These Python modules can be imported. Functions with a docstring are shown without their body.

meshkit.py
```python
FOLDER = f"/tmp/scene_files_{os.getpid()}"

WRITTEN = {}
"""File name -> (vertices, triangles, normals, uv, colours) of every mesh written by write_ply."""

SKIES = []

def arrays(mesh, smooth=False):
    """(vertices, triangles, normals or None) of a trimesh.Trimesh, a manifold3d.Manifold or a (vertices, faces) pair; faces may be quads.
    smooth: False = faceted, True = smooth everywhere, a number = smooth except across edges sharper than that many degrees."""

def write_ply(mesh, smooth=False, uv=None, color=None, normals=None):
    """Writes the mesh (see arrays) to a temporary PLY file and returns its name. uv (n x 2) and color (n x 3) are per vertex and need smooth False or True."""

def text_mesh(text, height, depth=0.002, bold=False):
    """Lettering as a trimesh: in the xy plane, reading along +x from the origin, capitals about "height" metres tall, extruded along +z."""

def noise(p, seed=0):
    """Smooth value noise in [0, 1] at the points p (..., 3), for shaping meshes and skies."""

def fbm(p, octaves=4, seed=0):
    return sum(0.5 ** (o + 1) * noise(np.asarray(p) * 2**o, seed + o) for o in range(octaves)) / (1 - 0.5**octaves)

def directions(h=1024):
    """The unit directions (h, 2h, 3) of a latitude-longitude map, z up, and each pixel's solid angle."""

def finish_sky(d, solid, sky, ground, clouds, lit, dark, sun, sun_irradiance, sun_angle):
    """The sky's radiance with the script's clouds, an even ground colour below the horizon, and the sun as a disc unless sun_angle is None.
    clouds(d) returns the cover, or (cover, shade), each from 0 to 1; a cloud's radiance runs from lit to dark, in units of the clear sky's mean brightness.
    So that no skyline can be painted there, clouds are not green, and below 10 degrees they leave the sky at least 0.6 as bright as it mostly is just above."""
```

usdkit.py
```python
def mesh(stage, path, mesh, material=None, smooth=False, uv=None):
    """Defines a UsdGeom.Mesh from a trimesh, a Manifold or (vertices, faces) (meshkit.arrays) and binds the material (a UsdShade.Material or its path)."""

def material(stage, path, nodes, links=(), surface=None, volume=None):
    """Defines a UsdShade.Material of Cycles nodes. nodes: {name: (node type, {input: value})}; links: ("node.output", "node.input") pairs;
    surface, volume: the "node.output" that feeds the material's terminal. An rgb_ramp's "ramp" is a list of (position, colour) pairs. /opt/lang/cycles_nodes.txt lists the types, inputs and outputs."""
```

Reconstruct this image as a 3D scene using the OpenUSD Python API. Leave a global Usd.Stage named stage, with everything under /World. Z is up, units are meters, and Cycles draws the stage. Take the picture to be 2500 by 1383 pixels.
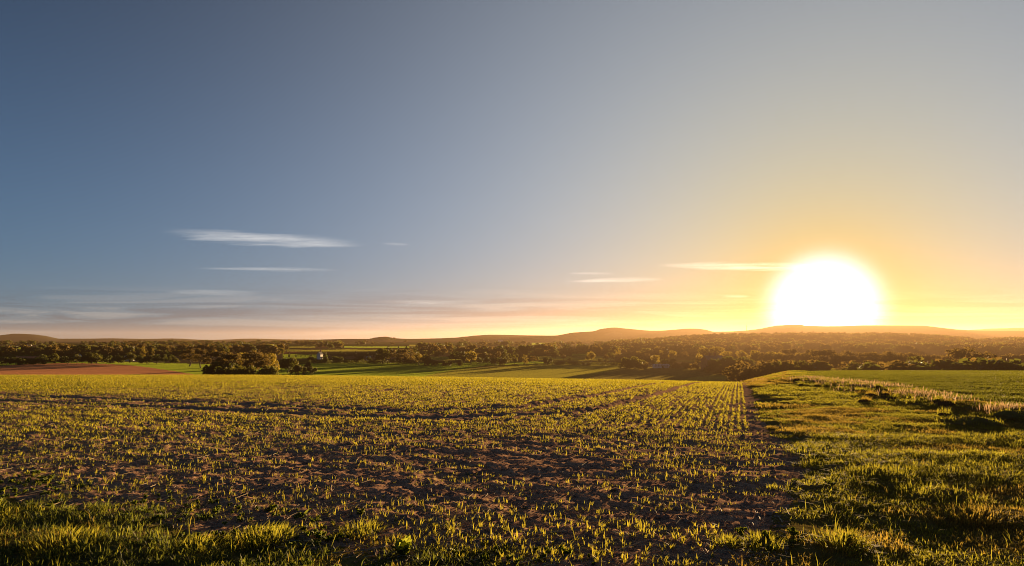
import math, random
import numpy as np, trimesh, usdkit, meshkit
from scipy.interpolate import PchipInterpolator
from pxr import Usd, UsdGeom, UsdLux, UsdShade, Gf, Sdf, Vt

rng = np.random.default_rng(7)
stage = Usd.Stage.CreateInMemory()
UsdGeom.SetStageUpAxis(stage, UsdGeom.Tokens.z)
UsdGeom.SetStageMetersPerUnit(stage, 1.0)
WORLD = UsdGeom.Xform.Define(stage, '/World')
stage.SetDefaultPrim(WORLD.GetPrim())

# ---------------------------------------------------------------- camera, sky, sun, exposure
F, CX, HY, EYE = 1659.0, 1250.0, 835.0, 1.6          # focal length and horizon of the 2500 px wide photograph, eye height
EXPOSURE = 2.25
SUN_I, SUN_COLOR = 1.25, (1.0, 0.63, 0.28)
cam = UsdGeom.Camera.Define(stage, '/World/camera')
cam.CreateHorizontalApertureAttr(24.0)
cam.CreateFocalLengthAttr(24.0 * F / 2500)
cam.CreateVerticalApertureOffsetAttr((HY - 691.5) / 2500 * 24)
cam.AddTranslateOp().Set((0, 0, EYE))
cam.AddRotateXOp().Set(90)
cam.CreateClippingRangeAttr((0.1, 80000.0))
cam.CreateExposureAttr(EXPOSURE)

SUN = np.array([(2012 - CX) / F, 1.0, (HY - 752) / F]); SUN /= np.linalg.norm(SUN)
SUN_EL, SUN_ROT = math.asin(SUN[2]), math.atan2(SUN[0], SUN[1])
sun = UsdLux.DistantLight.Define(stage, '/World/sun')
sun.CreateNormalizeAttr(True); sun.CreateIntensityAttr(SUN_I); sun.CreateAngleAttr(0.5); sun.CreateColorAttr(Gf.Vec3f(*SUN_COLOR))
sun.AddRotateZOp().Set(-math.degrees(SUN_ROT)); sun.AddRotateXOp().Set(math.degrees(SUN_EL) - 90)

SKY_STRENGTH = 0.06
# clear sky (sky_texture) + the aureole of the low sun + the pale band of thick air above the horizon; radiance as displayed, divided by the exposure below
SKY_TEX = 0.30
SKY_LOBES = dict(core=(1.4, 1.4, 1.9), ring=(0.12, 0.0, 0.0), veil=(0.0, 0.27, 1.0), dusk=(0.62, 0.76, 0.84), broad=(0.385, 0.445, 0.51), low=(-0.08, -0.165, -0.45), mid=(0.145, 0.33, 0.66))
CLOUD = dict(lens=(1.0, .93, .86))


def build_sky():
    k = 1 / (2 ** EXPOSURE * SKY_STRENGTH)
    N, L = {}, []
    def node(name, kind, inputs=None, **links):
        N[name] = (kind, inputs or {})
        for socket, src in links.items():
            L.append((src, f'{name}.{socket}'))
        return name
    def m(name, op, a, b=None, c=None):
        ins, ln = {'math_type': op}, {}
        for key, v in (('value1', a), ('value2', b), ('value3', c)):
            if isinstance(v, str): ln[key] = v
            elif v is not None: ins[key] = float(v)
        node(name, 'math', ins, **ln)
        return name + '.value'
    node('tc', 'texture_coordinate')
    node('nrm', 'vector_math', {'math_type': 'normalize'}, vector1='tc.generated')
    node('dot', 'vector_math', {'math_type': 'dot_product', 'vector2': tuple(SUN)}, vector1='nrm.vector')
    th = m('th', 'multiply', m('ac', 'arccosine', m('dmin', 'minimum', 'dot.value', 0.9999999)), 180 / math.pi)
    node('sep', 'separate_xyz', vector='nrm.vector')
    el = m('el', 'multiply', m('as', 'arcsine', m('zmax', 'maximum', 'sep.z', 0.0)), 180 / math.pi)
    def expo(name, x, scale, p=1):
        q = m(name + 'a', 'divide', x, scale)
        if p != 1: q = m(name + 'p', 'power', q, p)
        return m(name + 'e', 'power', math.e, m(name + 'n', 'multiply', q, -1.0))
    lobes = [('broad', expo('l2', th, 34.5, 2)), ('low', expo('l3', el, 6.0)), ('mid', expo('l4', el, 12.0))]
    core, veil, ring = expo('l0', th, 3.6, 4), expo('l1', th, 13.0), expo('l5', th, 6.0, 2)
    node('tex', 'sky_texture', dict(sky_type='single_scattering', sun_disc=False, sun_elevation=SUN_EL, sun_rotation=SUN_ROT, altitude=100.0, air_density=1.2, aerosol_density=0.1, ozone_density=5.0))
    node('sum0', 'vector_math', {'math_type': 'scale', 'scale': SKY_TEX * 0.1 * k}, vector1='tex.color')
    last = 'sum0.vector'
    for i, (name, fac) in enumerate(lobes):
        node('c%d' % i, 'vector_math', {'math_type': 'scale', 'vector1': tuple(x * k for x in SKY_LOBES[name])}, scale=fac)
        node('s%d' % i, 'vector_math', {'math_type': 'add'}, vector1=last, vector2='c%d.vector' % i)
        last = 's%d.vector' % i
    # the low sun's light has lost its blue: the sky yellows towards it, and the sun itself stands in a white core
    node('vl', 'vector_math', {'math_type': 'scale', 'vector1': tuple(-x for x in SKY_LOBES['veil'])}, scale=veil)
    node('vl1', 'vector_math', {'math_type': 'add', 'vector2': (1.0, 1.0, 1.0)}, vector1='vl.vector')
    node('vl2', 'vector_math', {'math_type': 'multiply'}, vector1=last, vector2='vl1.vector')
    dusk = m('dusk', 'multiply', expo('l6', el, 4.0), expo('l7', th, 32.0, 2))
    node('dv', 'vector_math', {'math_type': 'scale', 'vector1': tuple(-x for x in SKY_LOBES['dusk'])}, scale=dusk)
    node('dv1', 'vector_math', {'math_type': 'add', 'vector2': (1.0, 1.0, 1.0)}, vector1='dv.vector')
    node('dv2', 'vector_math', {'math_type': 'multiply'}, vector1='vl2.vector', vector2='dv1.vector')
    node('co', 'vector_math', {'math_type': 'scale', 'vector1': tuple(x * k for x in SKY_LOBES['core'])}, scale=core)
    node('co1', 'vector_math', {'math_type': 'add'}, vector1='dv2.vector', vector2='co.vector')
    node('rg', 'vector_math', {'math_type': 'scale', 'vector1': tuple(x * k for x in SKY_LOBES['ring'])}, scale=ring)
    node('rg1', 'vector_math', {'math_type': 'add'}, vector1='co1.vector', vector2='rg.vector')
    last = 'rg1.vector'
    node('pos', 'vector_math', {'math_type': 'maximum', 'vector2': (0.002, 0.003, 0.004)}, vector1=last)
    last = 'pos.vector'
    # thin evening clouds: u = tangent of the azimuth, v = tangent of the height
    yy = m('yy', 'maximum', 'sep.y', 0.02)
    u, v = m('u', 'divide', 'sep.x', yy), m('v', 'divide', 'sep.z', yy)
    node('uv', 'combine_xyz', {}, x=u, y=v)
    node('mp', 'mapping', {'scale': (7.0, 150.0, 1.0)}, vector='uv.vector')
    node('nz', 'noise_texture', {'scale': 1.0, 'detail': 5.0, 'roughness': 0.55, 'distortion': 0.4}, vector='mp.vector')
    node('mp2', 'mapping', {'scale': (2.8, 70.0, 1.0), 'location': (3.1, 1.7, 0.0)}, vector='uv.vector')
    node('nz2', 'noise_texture', {'scale': 1.0, 'detail': 6.0, 'roughness': 0.6, 'distortion': 0.8}, vector='mp2.vector')
    node('mp3', 'mapping', {'scale': (26.0, 420.0, 1.0), 'rotation': (0, 0, 0.06)}, vector='uv.vector')
    node('nz3', 'noise_texture', {'scale': 1.0, 'detail': 5.0, 'roughness': 0.65, 'distortion': 0.6}, vector='mp3.vector')
    wob = m('wob', 'multiply_add', 'nz.fac', 2.0, -1.0)
    front = m('front', 'greater_than', 'sep.y', 0.05)
    total = None
    #            u0      v0     half u  half v  slope   density
    streaks = [((640 - CX) / F, (HY - 584) / F, 0.142, 0.0105, -0.062, 0.55),
               ((650 - CX) / F, (HY - 657.5) / F, 0.105, 0.0030, -0.012, 0.30),
               ((966 - CX) / F, (HY - 597) / F, 0.022, 0.0022, -0.03, 0.28),
               ((1505 - CX) / F, (HY - 685) / F, 0.070, 0.0042, 0.02, 0.55),
               ((1445 - CX) / F, (HY - 668) / F, 0.035, 0.0020, -0.01, 0.25),
               ((1830 - CX) / F, (HY - 651) / F, 0.135, 0.0062, -0.01, 0.75),
               ((1795 - CX) / F, (HY - 724) / F, 0.022, 0.0022, 0.0, 0.45),
               ((520 - CX) / F, (HY - 714) / F, 0.070, 0.0045, -0.012, 0.26),
               ((1020 - CX) / F, (HY - 738) / F, 0.065, 0.0035, -0.004, 0.26)]
    for i, (u0, v0, a, b, s, dens) in enumerate(streaks):
        du = m('k%du' % i, 'subtract', u, u0)
        dv = m('k%dv' % i, 'subtract', m('k%dw' % i, 'subtract', v, v0), m('k%ds' % i, 'multiply', du, s))
        dv = m('k%dx' % i, 'multiply_add', wob, b * 1.1, dv)
        q = m('k%dq' % i, 'add', m('k%da' % i, 'power', m('k%dab' % i, 'absolute', m('k%dua' % i, 'divide', du, a)), 2.0), m('k%db' % i, 'power', m('k%dbb' % i, 'absolute', m('k%dvb' % i, 'divide', dv, b)), 2.0))
        node('k%dr' % i, 'map_range', {'range_type': 'smoothstep', 'from_min': 1.25, 'from_max': 0.0, 'to_min': 0.0, 'to_max': dens, 'clamp': True}, value=q)
        tex = m('k%dt' % i, 'multiply', 'k%dr.result' % i, m('k%dn' % i, 'multiply', m('k%dn1' % i, 'multiply_add', 'nz.fac', 3.2, -0.75), m('k%dn2' % i, 'multiply_add', 'nz3.fac', 1.8, 0.05)))
        total = tex if total is None else m('k%dm' % i, 'maximum', total, tex)
    total = m('streaks', 'multiply', total, front)
    lit = [x * k for x in (0.52, 0.45, 0.375)]
    # the lit colour follows the sky: pale on the left, warm and bright close to the sun
    node('clit', 'vector_math', {'math_type': 'multiply_add', 'vector2': (1.12, 1.08, 1.02), 'vector3': tuple(lit)}, vector1=last)
    node('mixc', 'mix', {'use_clamp': False}, fac=total, color1=last, color2='clit.vector')
    last = 'mixc.color'
    # low banks: soft dusky and pink bars between the horizon and five degrees
    band = m('band', 'multiply', m('bl', 'subtract', 1.0, m('b2e', 'minimum', m('b2', 'divide', m('b2a', 'absolute', m('b2s', 'subtract', v, 0.040)), 0.044), 1.0)), front)
    node('dk', 'map_range', {'range_type': 'smoothstep', 'from_min': 0.48, 'from_max': 0.57, 'to_min': 0.0, 'to_max': 0.85, 'clamp': True}, value='nz2.fac')
    node('lt', 'map_range', {'range_type': 'smoothstep', 'from_min': 0.49, 'from_max': 0.40, 'to_min': 0.0, 'to_max': 1.0, 'clamp': True}, value='nz2.fac')
    node('cdk', 'vector_math', {'math_type': 'multiply', 'vector2': (0.74, 0.70, 0.72)}, vector1=last)
    node('mixd', 'mix', {}, fac=m('fd', 'multiply', 'dk.result', band), color1=last, color2='cdk.vector')
    node('clt', 'vector_math', {'math_type': 'multiply_add', 'vector2': (1.1, 1.05, 1.0), 'vector3': tuple(x * k for x in (0.10, 0.065, 0.045))}, vector1='mixd.color')
    node('mixl', 'mix', {}, fac=m('fl', 'multiply', 'lt.result', band), color1='mixd.color', color2='clt.vector')
    node('bg', 'background_shader', {'strength': SKY_STRENGTH}, color='mixl.color')
    return usdkit.material(stage, '/World/Looks/sky', N, L, surface='bg.background')


dome = UsdLux.DomeLight.Define(stage, '/World/sky')
UsdShade.MaterialBindingAPI.Apply(dome.GetPrim()).Bind(build_sky())
dome.GetPrim().SetCustomDataByKey('kind', 'structure')

# ---------------------------------------------------------------- helpers
_count = {}


def numbered(parent, name):
    key = f'{parent}/{name}'
    n = _count.get(key, 0); _count[key] = n + 1
    return key if n == 0 else f'{key}_{n:03d}'


def tag(prim, label=None, cat=None, group=None, kind=None):
    prim = prim.GetPrim() if hasattr(prim, 'GetPrim') else prim
    for k_, v_ in (('label', label), ('category', cat), ('group', group), ('kind', kind)):
        if v_: prim.SetCustomDataByKey(k_, v_)
    return prim


def obj(name, mesh, mat, parent='/World', smooth=False):
    return usdkit.mesh(stage, numbered(str(parent), name), mesh, mat, smooth)


def thing(name, label, cat, loc=(0, 0, 0), rz=0.0, sc=(1, 1, 1), group=None):
    path = numbered('/World', name)
    x = UsdGeom.Xform.Define(stage, path)
    x.AddTranslateOp().Set(Gf.Vec3d(*map(float, loc))); x.AddRotateZOp().Set(float(rz)); x.AddScaleOp().Set(Gf.Vec3f(*map(float, sc)))
    tag(x, label, cat, group)
    return path


def copy_of(proto, name, label, cat, loc, rz, sc, group=None):
    path = thing(name, label, cat, loc, rz, sc, group)
    p = stage.GetPrimAtPath(path)
    p.GetReferences().AddInternalReference(proto); p.SetInstanceable(True)
    return path


PROTO = '/World/kinds'
stage.CreateClassPrim(PROTO)


def kind_prim(name):
    path = f'{PROTO}/{name}'
    UsdGeom.Xform.Define(stage, path)
    return path


def instancer(name, protos, idx, pos, yaw, scale, label, cat, kind='stuff', tilt=None):
    """protos: list of (mesh, material); one instanced, uncountable mass."""
    path = numbered('/World', name)
    pi = UsdGeom.PointInstancer.Define(stage, path)
    UsdGeom.Scope.Define(stage, path + '/kinds')
    for i, (mesh, mat) in enumerate(protos):
        usdkit.mesh(stage, f'{path}/kinds/{name}_{i + 1:03d}', mesh, mat)
        pi.CreatePrototypesRel().AddTarget(f'{path}/kinds/{name}_{i + 1:03d}')
    n = len(pos)
    pi.CreateProtoIndicesAttr(Vt.IntArray.FromNumpy(np.asarray(idx, np.int32)))
    pi.CreatePositionsAttr(Vt.Vec3fArray.FromNumpy(np.asarray(pos, np.float32)))
    h = np.asarray(yaw, float) / 2
    q = np.zeros((n, 4)); q[:, 0], q[:, 3] = np.cos(h), np.sin(h)
    pi.CreateOrientationsAttr(Vt.QuathArray([Gf.Quath(float(a), 0.0, 0.0, float(d)) for a, _, _, d in q]))
    s = np.asarray(scale, float)
    if s.ndim == 1: s = np.repeat(s[:, None], 3, 1)
    pi.CreateScalesAttr(Vt.Vec3fArray.FromNumpy(s.astype(np.float32)))
    tag(pi, label, cat, kind=kind)
    return path


def sstep(a, b, x):
    t_ = np.clip((np.asarray(x, float) - a) / (b - a), 0, 1)
    return t_ * t_ * (3 - 2 * t_)


# ---------------------------------------------------------------- materials
def look(name, nodes, links, surface):
    return usdkit.material(stage, '/World/Looks/' + name, nodes, links, surface=surface)


def plain(name, color, rough=0.8, spec=0.3, noise=0.25, scale=4.0):
    c2 = tuple(x * (1 - noise) for x in color)
    return look(name, {'g': ('geometry', {}), 'n': ('noise_texture', {'scale': scale, 'detail': 4.0}), 'm': ('mix', {'color1': c2, 'color2': tuple(x * (1 + noise) for x in color)}), 'p': ('principled_bsdf', {'roughness': rough, 'specular_ior_level': spec})},
                [('g.position', 'n.vector'), ('n.fac', 'm.fac'), ('m.color', 'p.base_color')], 'p.BSDF')


def leaf(name, c1, c2, trans, tfac=0.5, rough=0.5, spec=0.25, patch=0.35, spread=1.0):
    """Leaf: reflects c1..c2 (varies per copy and in patches over the land), lets trans through when the sun stands behind it."""
    return look(name, {
        'o': ('object_info', {}), 'g': ('geometry', {}), 'n': ('noise_texture', {'scale': patch, 'detail': 3.0}),
        'f': ('math', {'math_type': 'add'}), 'f2': ('math', {'math_type': 'multiply', 'value2': 0.6 * spread}), 'ri': ('math', {'math_type': 'multiply', 'value2': 0.5}),
        'm': ('mix', {'color1': c1, 'color2': c2, 'use_clamp': False}), 'tm': ('mix', {'color1': tuple(x * .6 for x in trans), 'color2': trans}),
        'p': ('principled_bsdf', {'roughness': rough, 'specular_ior_level': spec}), 't': ('translucent_bsdf', {}), 'x': ('mix_closure', {'fac': tfac})},
        [('g.position', 'n.vector'), ('o.random', 'f.value1'), ('g.random_per_island', 'ri.value1'), ('ri.value', 'f.value2'), ('f.value', 'f2.value1'), ('f2.value', 'm.fac'), ('n.fac', 'tm.fac'),
         ('m.color', 'p.base_color'), ('tm.color', 't.color'), ('p.BSDF', 'x.closure1'), ('t.BSDF', 'x.closure2')], 'x.closure')


def soil_look(name, c1, c2, c3, s1=1.2, s2=14.0, bump=0.6, bdist=0.03, rough=0.9):
    return look(name, {
        'g': ('geometry', {}), 'n1': ('noise_texture', {'scale': s1, 'detail': 5.0, 'roughness': 0.6}), 'n2': ('noise_texture', {'scale': s2, 'detail': 6.0, 'roughness': 0.65}),
        'm1': ('mix', {'color1': c1, 'color2': c2}), 'r': ('map_range', {'from_min': 0.45, 'from_max': 0.7, 'clamp': True}), 'm2': ('mix', {'color2': c3}),
        'b': ('bump', {'strength': bump, 'distance': bdist}), 'p': ('principled_bsdf', {'roughness': rough, 'specular_ior_level': 0.0})},
        [('g.position', 'n1.vector'), ('g.position', 'n2.vector'), ('n1.fac', 'm1.fac'), ('m1.color', 'm2.color1'), ('n2.fac', 'r.value'), ('r.result', 'm2.fac'), ('m2.color', 'p.base_color'), ('n2.fac', 'b.height'), ('b.normal', 'p.normal')], 'p.BSDF')


def field_look(name, c1, c2, c3, ang, sheen=None):
    rough = 0.95
    """Far crop field: tone drifting in patches, drill lines and painted dark lines along the azimuth ang."""
    n = {'g': ('geometry', {}), 'mp': ('mapping', {'rotation': (0, 0, ang)}), 'wv': ('wave_texture', {'scale': 0.016, 'distortion': 2.0, 'detail': 2.0, 'detail_scale': 0.3}), 'wr': ('map_range', {'from_min': 0.955, 'from_max': 0.99, 'to_max': 0.55, 'clamp': True}), 'm3': ('mix', {'color2': tuple(x * .45 for x in c3)}), 'mp2': ('mapping', {'rotation': (0, 0, ang), 'scale': (0.10, 0.012, 0.02)}),  # wave lines: tramlines and tree shadow put in as darker colour
         'n1': ('noise_texture', {'scale': 0.03, 'detail': 4.0}), 'n2': ('noise_texture', {'scale': 1.0, 'detail': 4.0}),
         'm1': ('mix', {'color1': c1, 'color2': c2}), 'r': ('map_range', {'from_min': 0.52, 'from_max': 0.68, 'clamp': True, 'to_max': 0.8}), 'm2': ('mix', {'color2': c3}),
         'n3': ('noise_texture', {'scale': 1.3, 'detail': 3.0}), 'b': ('bump', {'strength': 0.5, 'distance': 0.15}),
         'p': ('principled_bsdf', dict(roughness=rough, specular_ior_level=0.0, **(dict(sheen_weight=0.30, sheen_roughness=0.55, sheen_tint=sheen) if sheen else {})))}
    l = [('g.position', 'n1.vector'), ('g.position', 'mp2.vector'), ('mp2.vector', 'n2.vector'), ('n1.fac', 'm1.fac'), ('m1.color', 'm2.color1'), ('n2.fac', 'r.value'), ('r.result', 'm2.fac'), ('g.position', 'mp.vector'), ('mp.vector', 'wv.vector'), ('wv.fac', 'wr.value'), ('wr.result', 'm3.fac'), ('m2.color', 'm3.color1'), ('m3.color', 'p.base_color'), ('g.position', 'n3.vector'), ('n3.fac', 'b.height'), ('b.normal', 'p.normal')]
    return look(name, n, l, 'p.BSDF')


def parcels(name):
    """The patchwork of small fields in the valley."""
    return look(name, {'g': ('geometry', {}), 'mp': ('mapping', {'scale': (.0075, .0042, 0.0), 'rotation': (0, 0, .35)}), 'v': ('voronoi_texture', {'scale': 1.0, 'randomness': 0.9}), 's': ('separate_color', {}),
        'r': ('rgb_ramp', {'ramp': [(0, (.055, .075, .018)), (.2, (.075, .105, .020)), (.4, (.16, .115, .065)), (.55, (.05, .05, .02)), (.7, (.20, .10, .06)), (.8, (.09, .10, .025)), (.92, (.19, .15, .085))], 'interpolate': False}),
        'n': ('noise_texture', {'scale': .05, 'detail': 5.0}), 'm': ('mix', {'mix_type': 'multiply', 'fac': .6}), 'p': ('principled_bsdf', {'roughness': 1.0, 'specular_ior_level': 0.0})},
        [('g.position', 'mp.vector'), ('mp.vector', 'v.vector'), ('v.color', 's.color'), ('s.r', 'r.fac'), ('g.position', 'n.vector'), ('r.color', 'm.color1'), ('n.color', 'm.color2'), ('m.color', 'p.base_color')], 'p.BSDF')


M = dict(
    soil=soil_look('soil', (.22, .127, .088), (.335, .20, .138), (.46, .31, .215), 1.2, 22.0, 0.8, 0.035),
    turf=soil_look('turf', (.095, .088, .020), (.14, .110, .030), (.14, .100, .045), 0.9, 9.0, 0.7, 0.03),
    meadow=soil_look('meadow', (.060, .072, .016), (.085, .085, .020), (.095, .080, .028), 0.15, 5.0, 0.7, 0.04),
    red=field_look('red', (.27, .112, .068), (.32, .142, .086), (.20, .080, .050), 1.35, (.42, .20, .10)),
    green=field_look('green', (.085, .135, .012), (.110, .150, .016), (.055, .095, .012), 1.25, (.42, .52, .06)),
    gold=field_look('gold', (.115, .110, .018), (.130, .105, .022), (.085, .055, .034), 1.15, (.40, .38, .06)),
    dusk=field_look('dusk', (.060, .060, .022), (.075, .062, .026), (.050, .044, .020), 0.6, (.30, .26, .06)),  # dark tone holds the tree shadow over this valley field in its colour
    land=parcels('land'),
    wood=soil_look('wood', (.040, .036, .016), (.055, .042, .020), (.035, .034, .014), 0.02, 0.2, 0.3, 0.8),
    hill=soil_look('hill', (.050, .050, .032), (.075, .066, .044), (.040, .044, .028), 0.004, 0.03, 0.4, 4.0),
    crop=leaf('crop', (.070, .100, .015), (.120, .130, .022), (.43, .39, .036), 0.55, 0.6, 0.10, 0.25),
    grass=leaf('grass', (.075, .090, .013), (.12, .125, .022), (.35, .335, .034), 0.55, 0.7, 0.05, 0.5),
    shaded_verge_grass=leaf('shaded_verge_grass', (.045, .065, .013), (.080, .088, .020), (.19, .215, .028), 0.5, 0.55, 0.15, 0.5),  # darker copy of grass: the shade of the lower left corner is in the colour
    meadow_grass=leaf('meadow_grass', (.050, .068, .012), (.085, .090, .018), (.17, .18, .020), 0.5, 0.6, 0.1, 0.1),
    grass_dry=leaf('grass_dry', (.12, .090, .024), (.17, .115, .038), (.42, .31, .05), 0.5, 0.75, 0.03, 0.5),
    weed=leaf('weed', (.060, .105, .016), (.085, .125, .020), (.29, .335, .036), 0.5, 0.6, 0.10, 2.0),
    dock=leaf('dock', (.075, .115, .018), (.095, .135, .022), (.38, .43, .04), 0.52, 0.6, 0.10, 2.0),
    straw=plain('straw', (.42, .33, .21), 0.8, 0.05, 0.25, 30.0),
    stalk=leaf('stalk', (.34, .24, .15), (.46, .34, .22), (.55, .38, .22), 0.35, 0.6, 0.2, 1.0),
    clod=soil_look('clod', (.15, .092, .070), (.24, .155, .115), (.35, .24, .18), 6.0, 40.0, 0.6, 0.01),
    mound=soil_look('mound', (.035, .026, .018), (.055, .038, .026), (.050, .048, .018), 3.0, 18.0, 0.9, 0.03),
    bark=plain('bark', (.060, .045, .032), 0.9, 0.1, 0.3, 3.0),
    t_dark=leaf('leaf_dark', (.024, .036, .010), (.050, .062, .015), (.11, .12, .018), 0.38, 0.6, 0.15, 0.05),
    t_green=leaf('leaf_green', (.040, .058, .012), (.080, .080, .018), (.16, .15, .022), 0.42, 0.6, 0.15, 0.05),
    t_brown=leaf('leaf_brown', (.068, .052, .019), (.110, .078, .026), (.20, .14, .032), 0.42, 0.7, 0.1, 0.05),
    t_gold=leaf('leaf_gold', (.110, .095, .018), (.150, .115, .026), (.34, .26, .03), 0.45, 0.6, 0.15, 0.05),
    t_conif=leaf('leaf_conifer', (.014, .022, .010), (.026, .034, .014), (.030, .032, .010), 0.25, 0.6, 0.15, 0.05),
    white=plain('white_paint', (.55, .53, .49), 0.5, 0.4, 0.05, 2.0),
    brick=plain('red_brick', (.24, .10, .065), 0.9, 0.2, 0.25, 3.0),
    slate=plain('roof_slate', (.085, .075, .075), 0.6, 0.4, 0.2, 2.0),
    tin=plain('tin_roof', (.34, .34, .34), 0.6, 0.2, 0.1, 0.7),
    dark=plain('dark_opening', (.02, .02, .022), 0.4, 0.5, 0.1, 1.0),
    timber=plain('dark_timber', (.055, .040, .030), 0.8, 0.2, 0.25, 2.0),
    steel=plain('mast_steel', (.25, .25, .26), 0.5, 0.5, 0.1, 1.0),
    rubber=plain('tyre_rubber', (.02, .02, .02), 0.7, 0.3, 0.1, 1.0),
    glasspane=plain('window_glass', (.06, .07, .08), 0.15, 0.6, 0.1, 1.0),
)

# ---------------------------------------------------------------- the lie of the land
def curve(points):
    p = np.array(points, float)
    return PchipInterpolator(p[:, 0], p[:, 1])


CREST = curve([(-4000, 918), (0, 917), (500, 917), (800, 919), (1250, 925), (1600, 930.5), (1815, 935), (1850, 927), (1950, 909), (2100, 905), (2500, 904.5), (6000, 904)])
# depth below the eye along the valley, per distance: (distance, z)
VALLEY = curve([(0, -13.4), (150, -13.6), (250, -14.2), (330, -14.2), (450, -13.4), (600, -12.6), (800, -11.4), (1000, -9.8), (1300, -8.2), (2000, -4.6), (3000, -1.0), (5000, 1.5), (9000, 4), (30000, 6)])
RIGHT_RIDGE = curve([(1000, 836), (1100, 826), (1200, 818), (1280, 819), (1350, 820), (1400, 812.5), (1450, 809), (1466, 804), (1500, 800.5), (1530, 803), (1600, 808), (1690, 803), (1720, 805), (1745, 810.5), (1800, 809), (1850, 804), (1900, 795.5), (1950, 793), (1972, 796.5), (2050, 797), (2110, 795), (2250, 796), (2300, 801), (2350, 806), (2400, 808), (2500, 809), (2700, 812), (3200, 818), (4000, 830)])
BACK_RIDGE = curve([(1900, 836), (2300, 812), (2420, 803), (2500, 801), (2700, 806), (3200, 815), (4000, 830)])
LEFT_RIDGE = curve([(-2500, 834), (-600, 824), (-100, 822), (0, 819), (35, 815.5), (75, 816.5), (110, 820.5), (150, 827.5), (210, 827.5), (270, 826.5), (350, 828), (420, 827), (510, 830.5), (610, 827.5), (700, 829), (760, 829.5), (900, 832), (1100, 834)])
SMALL_RIDGE = curve([(560, 838), (600, 834), (700, 833.5), (760, 830.5), (850, 828), (900, 828), (916, 824.5), (940, 822.5), (965, 826), (1000, 828), (1100, 826), (1250, 828), (1400, 830), (1500, 829), (1600, 826), (1700, 828), (1850, 834), (2100, 838)])
WOOD_RIDGE = curve([(1380, 850), (1480, 842), (1560, 838), (1640, 833), (1700, 829), (1760, 826), (1840, 825), (2000, 824), (2150, 824), (2250, 827), (2330, 832), (2400, 837), (2500, 834), (2700, 832), (3200, 836), (4000, 845)])
MID_RISE = curve([(-3000, 850), (0, 842), (200, 841), (400, 841), (560, 839.5), (700, 839.5), (900, 838), (1100, 836), (1300, 838), (1500, 845), (1700, 850)])


def bell(d, c, lo, hi):
    return np.where(d < c, np.exp(-((d - c) / lo) ** 2), np.exp(-((d - c) / hi) ** 2))


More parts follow.
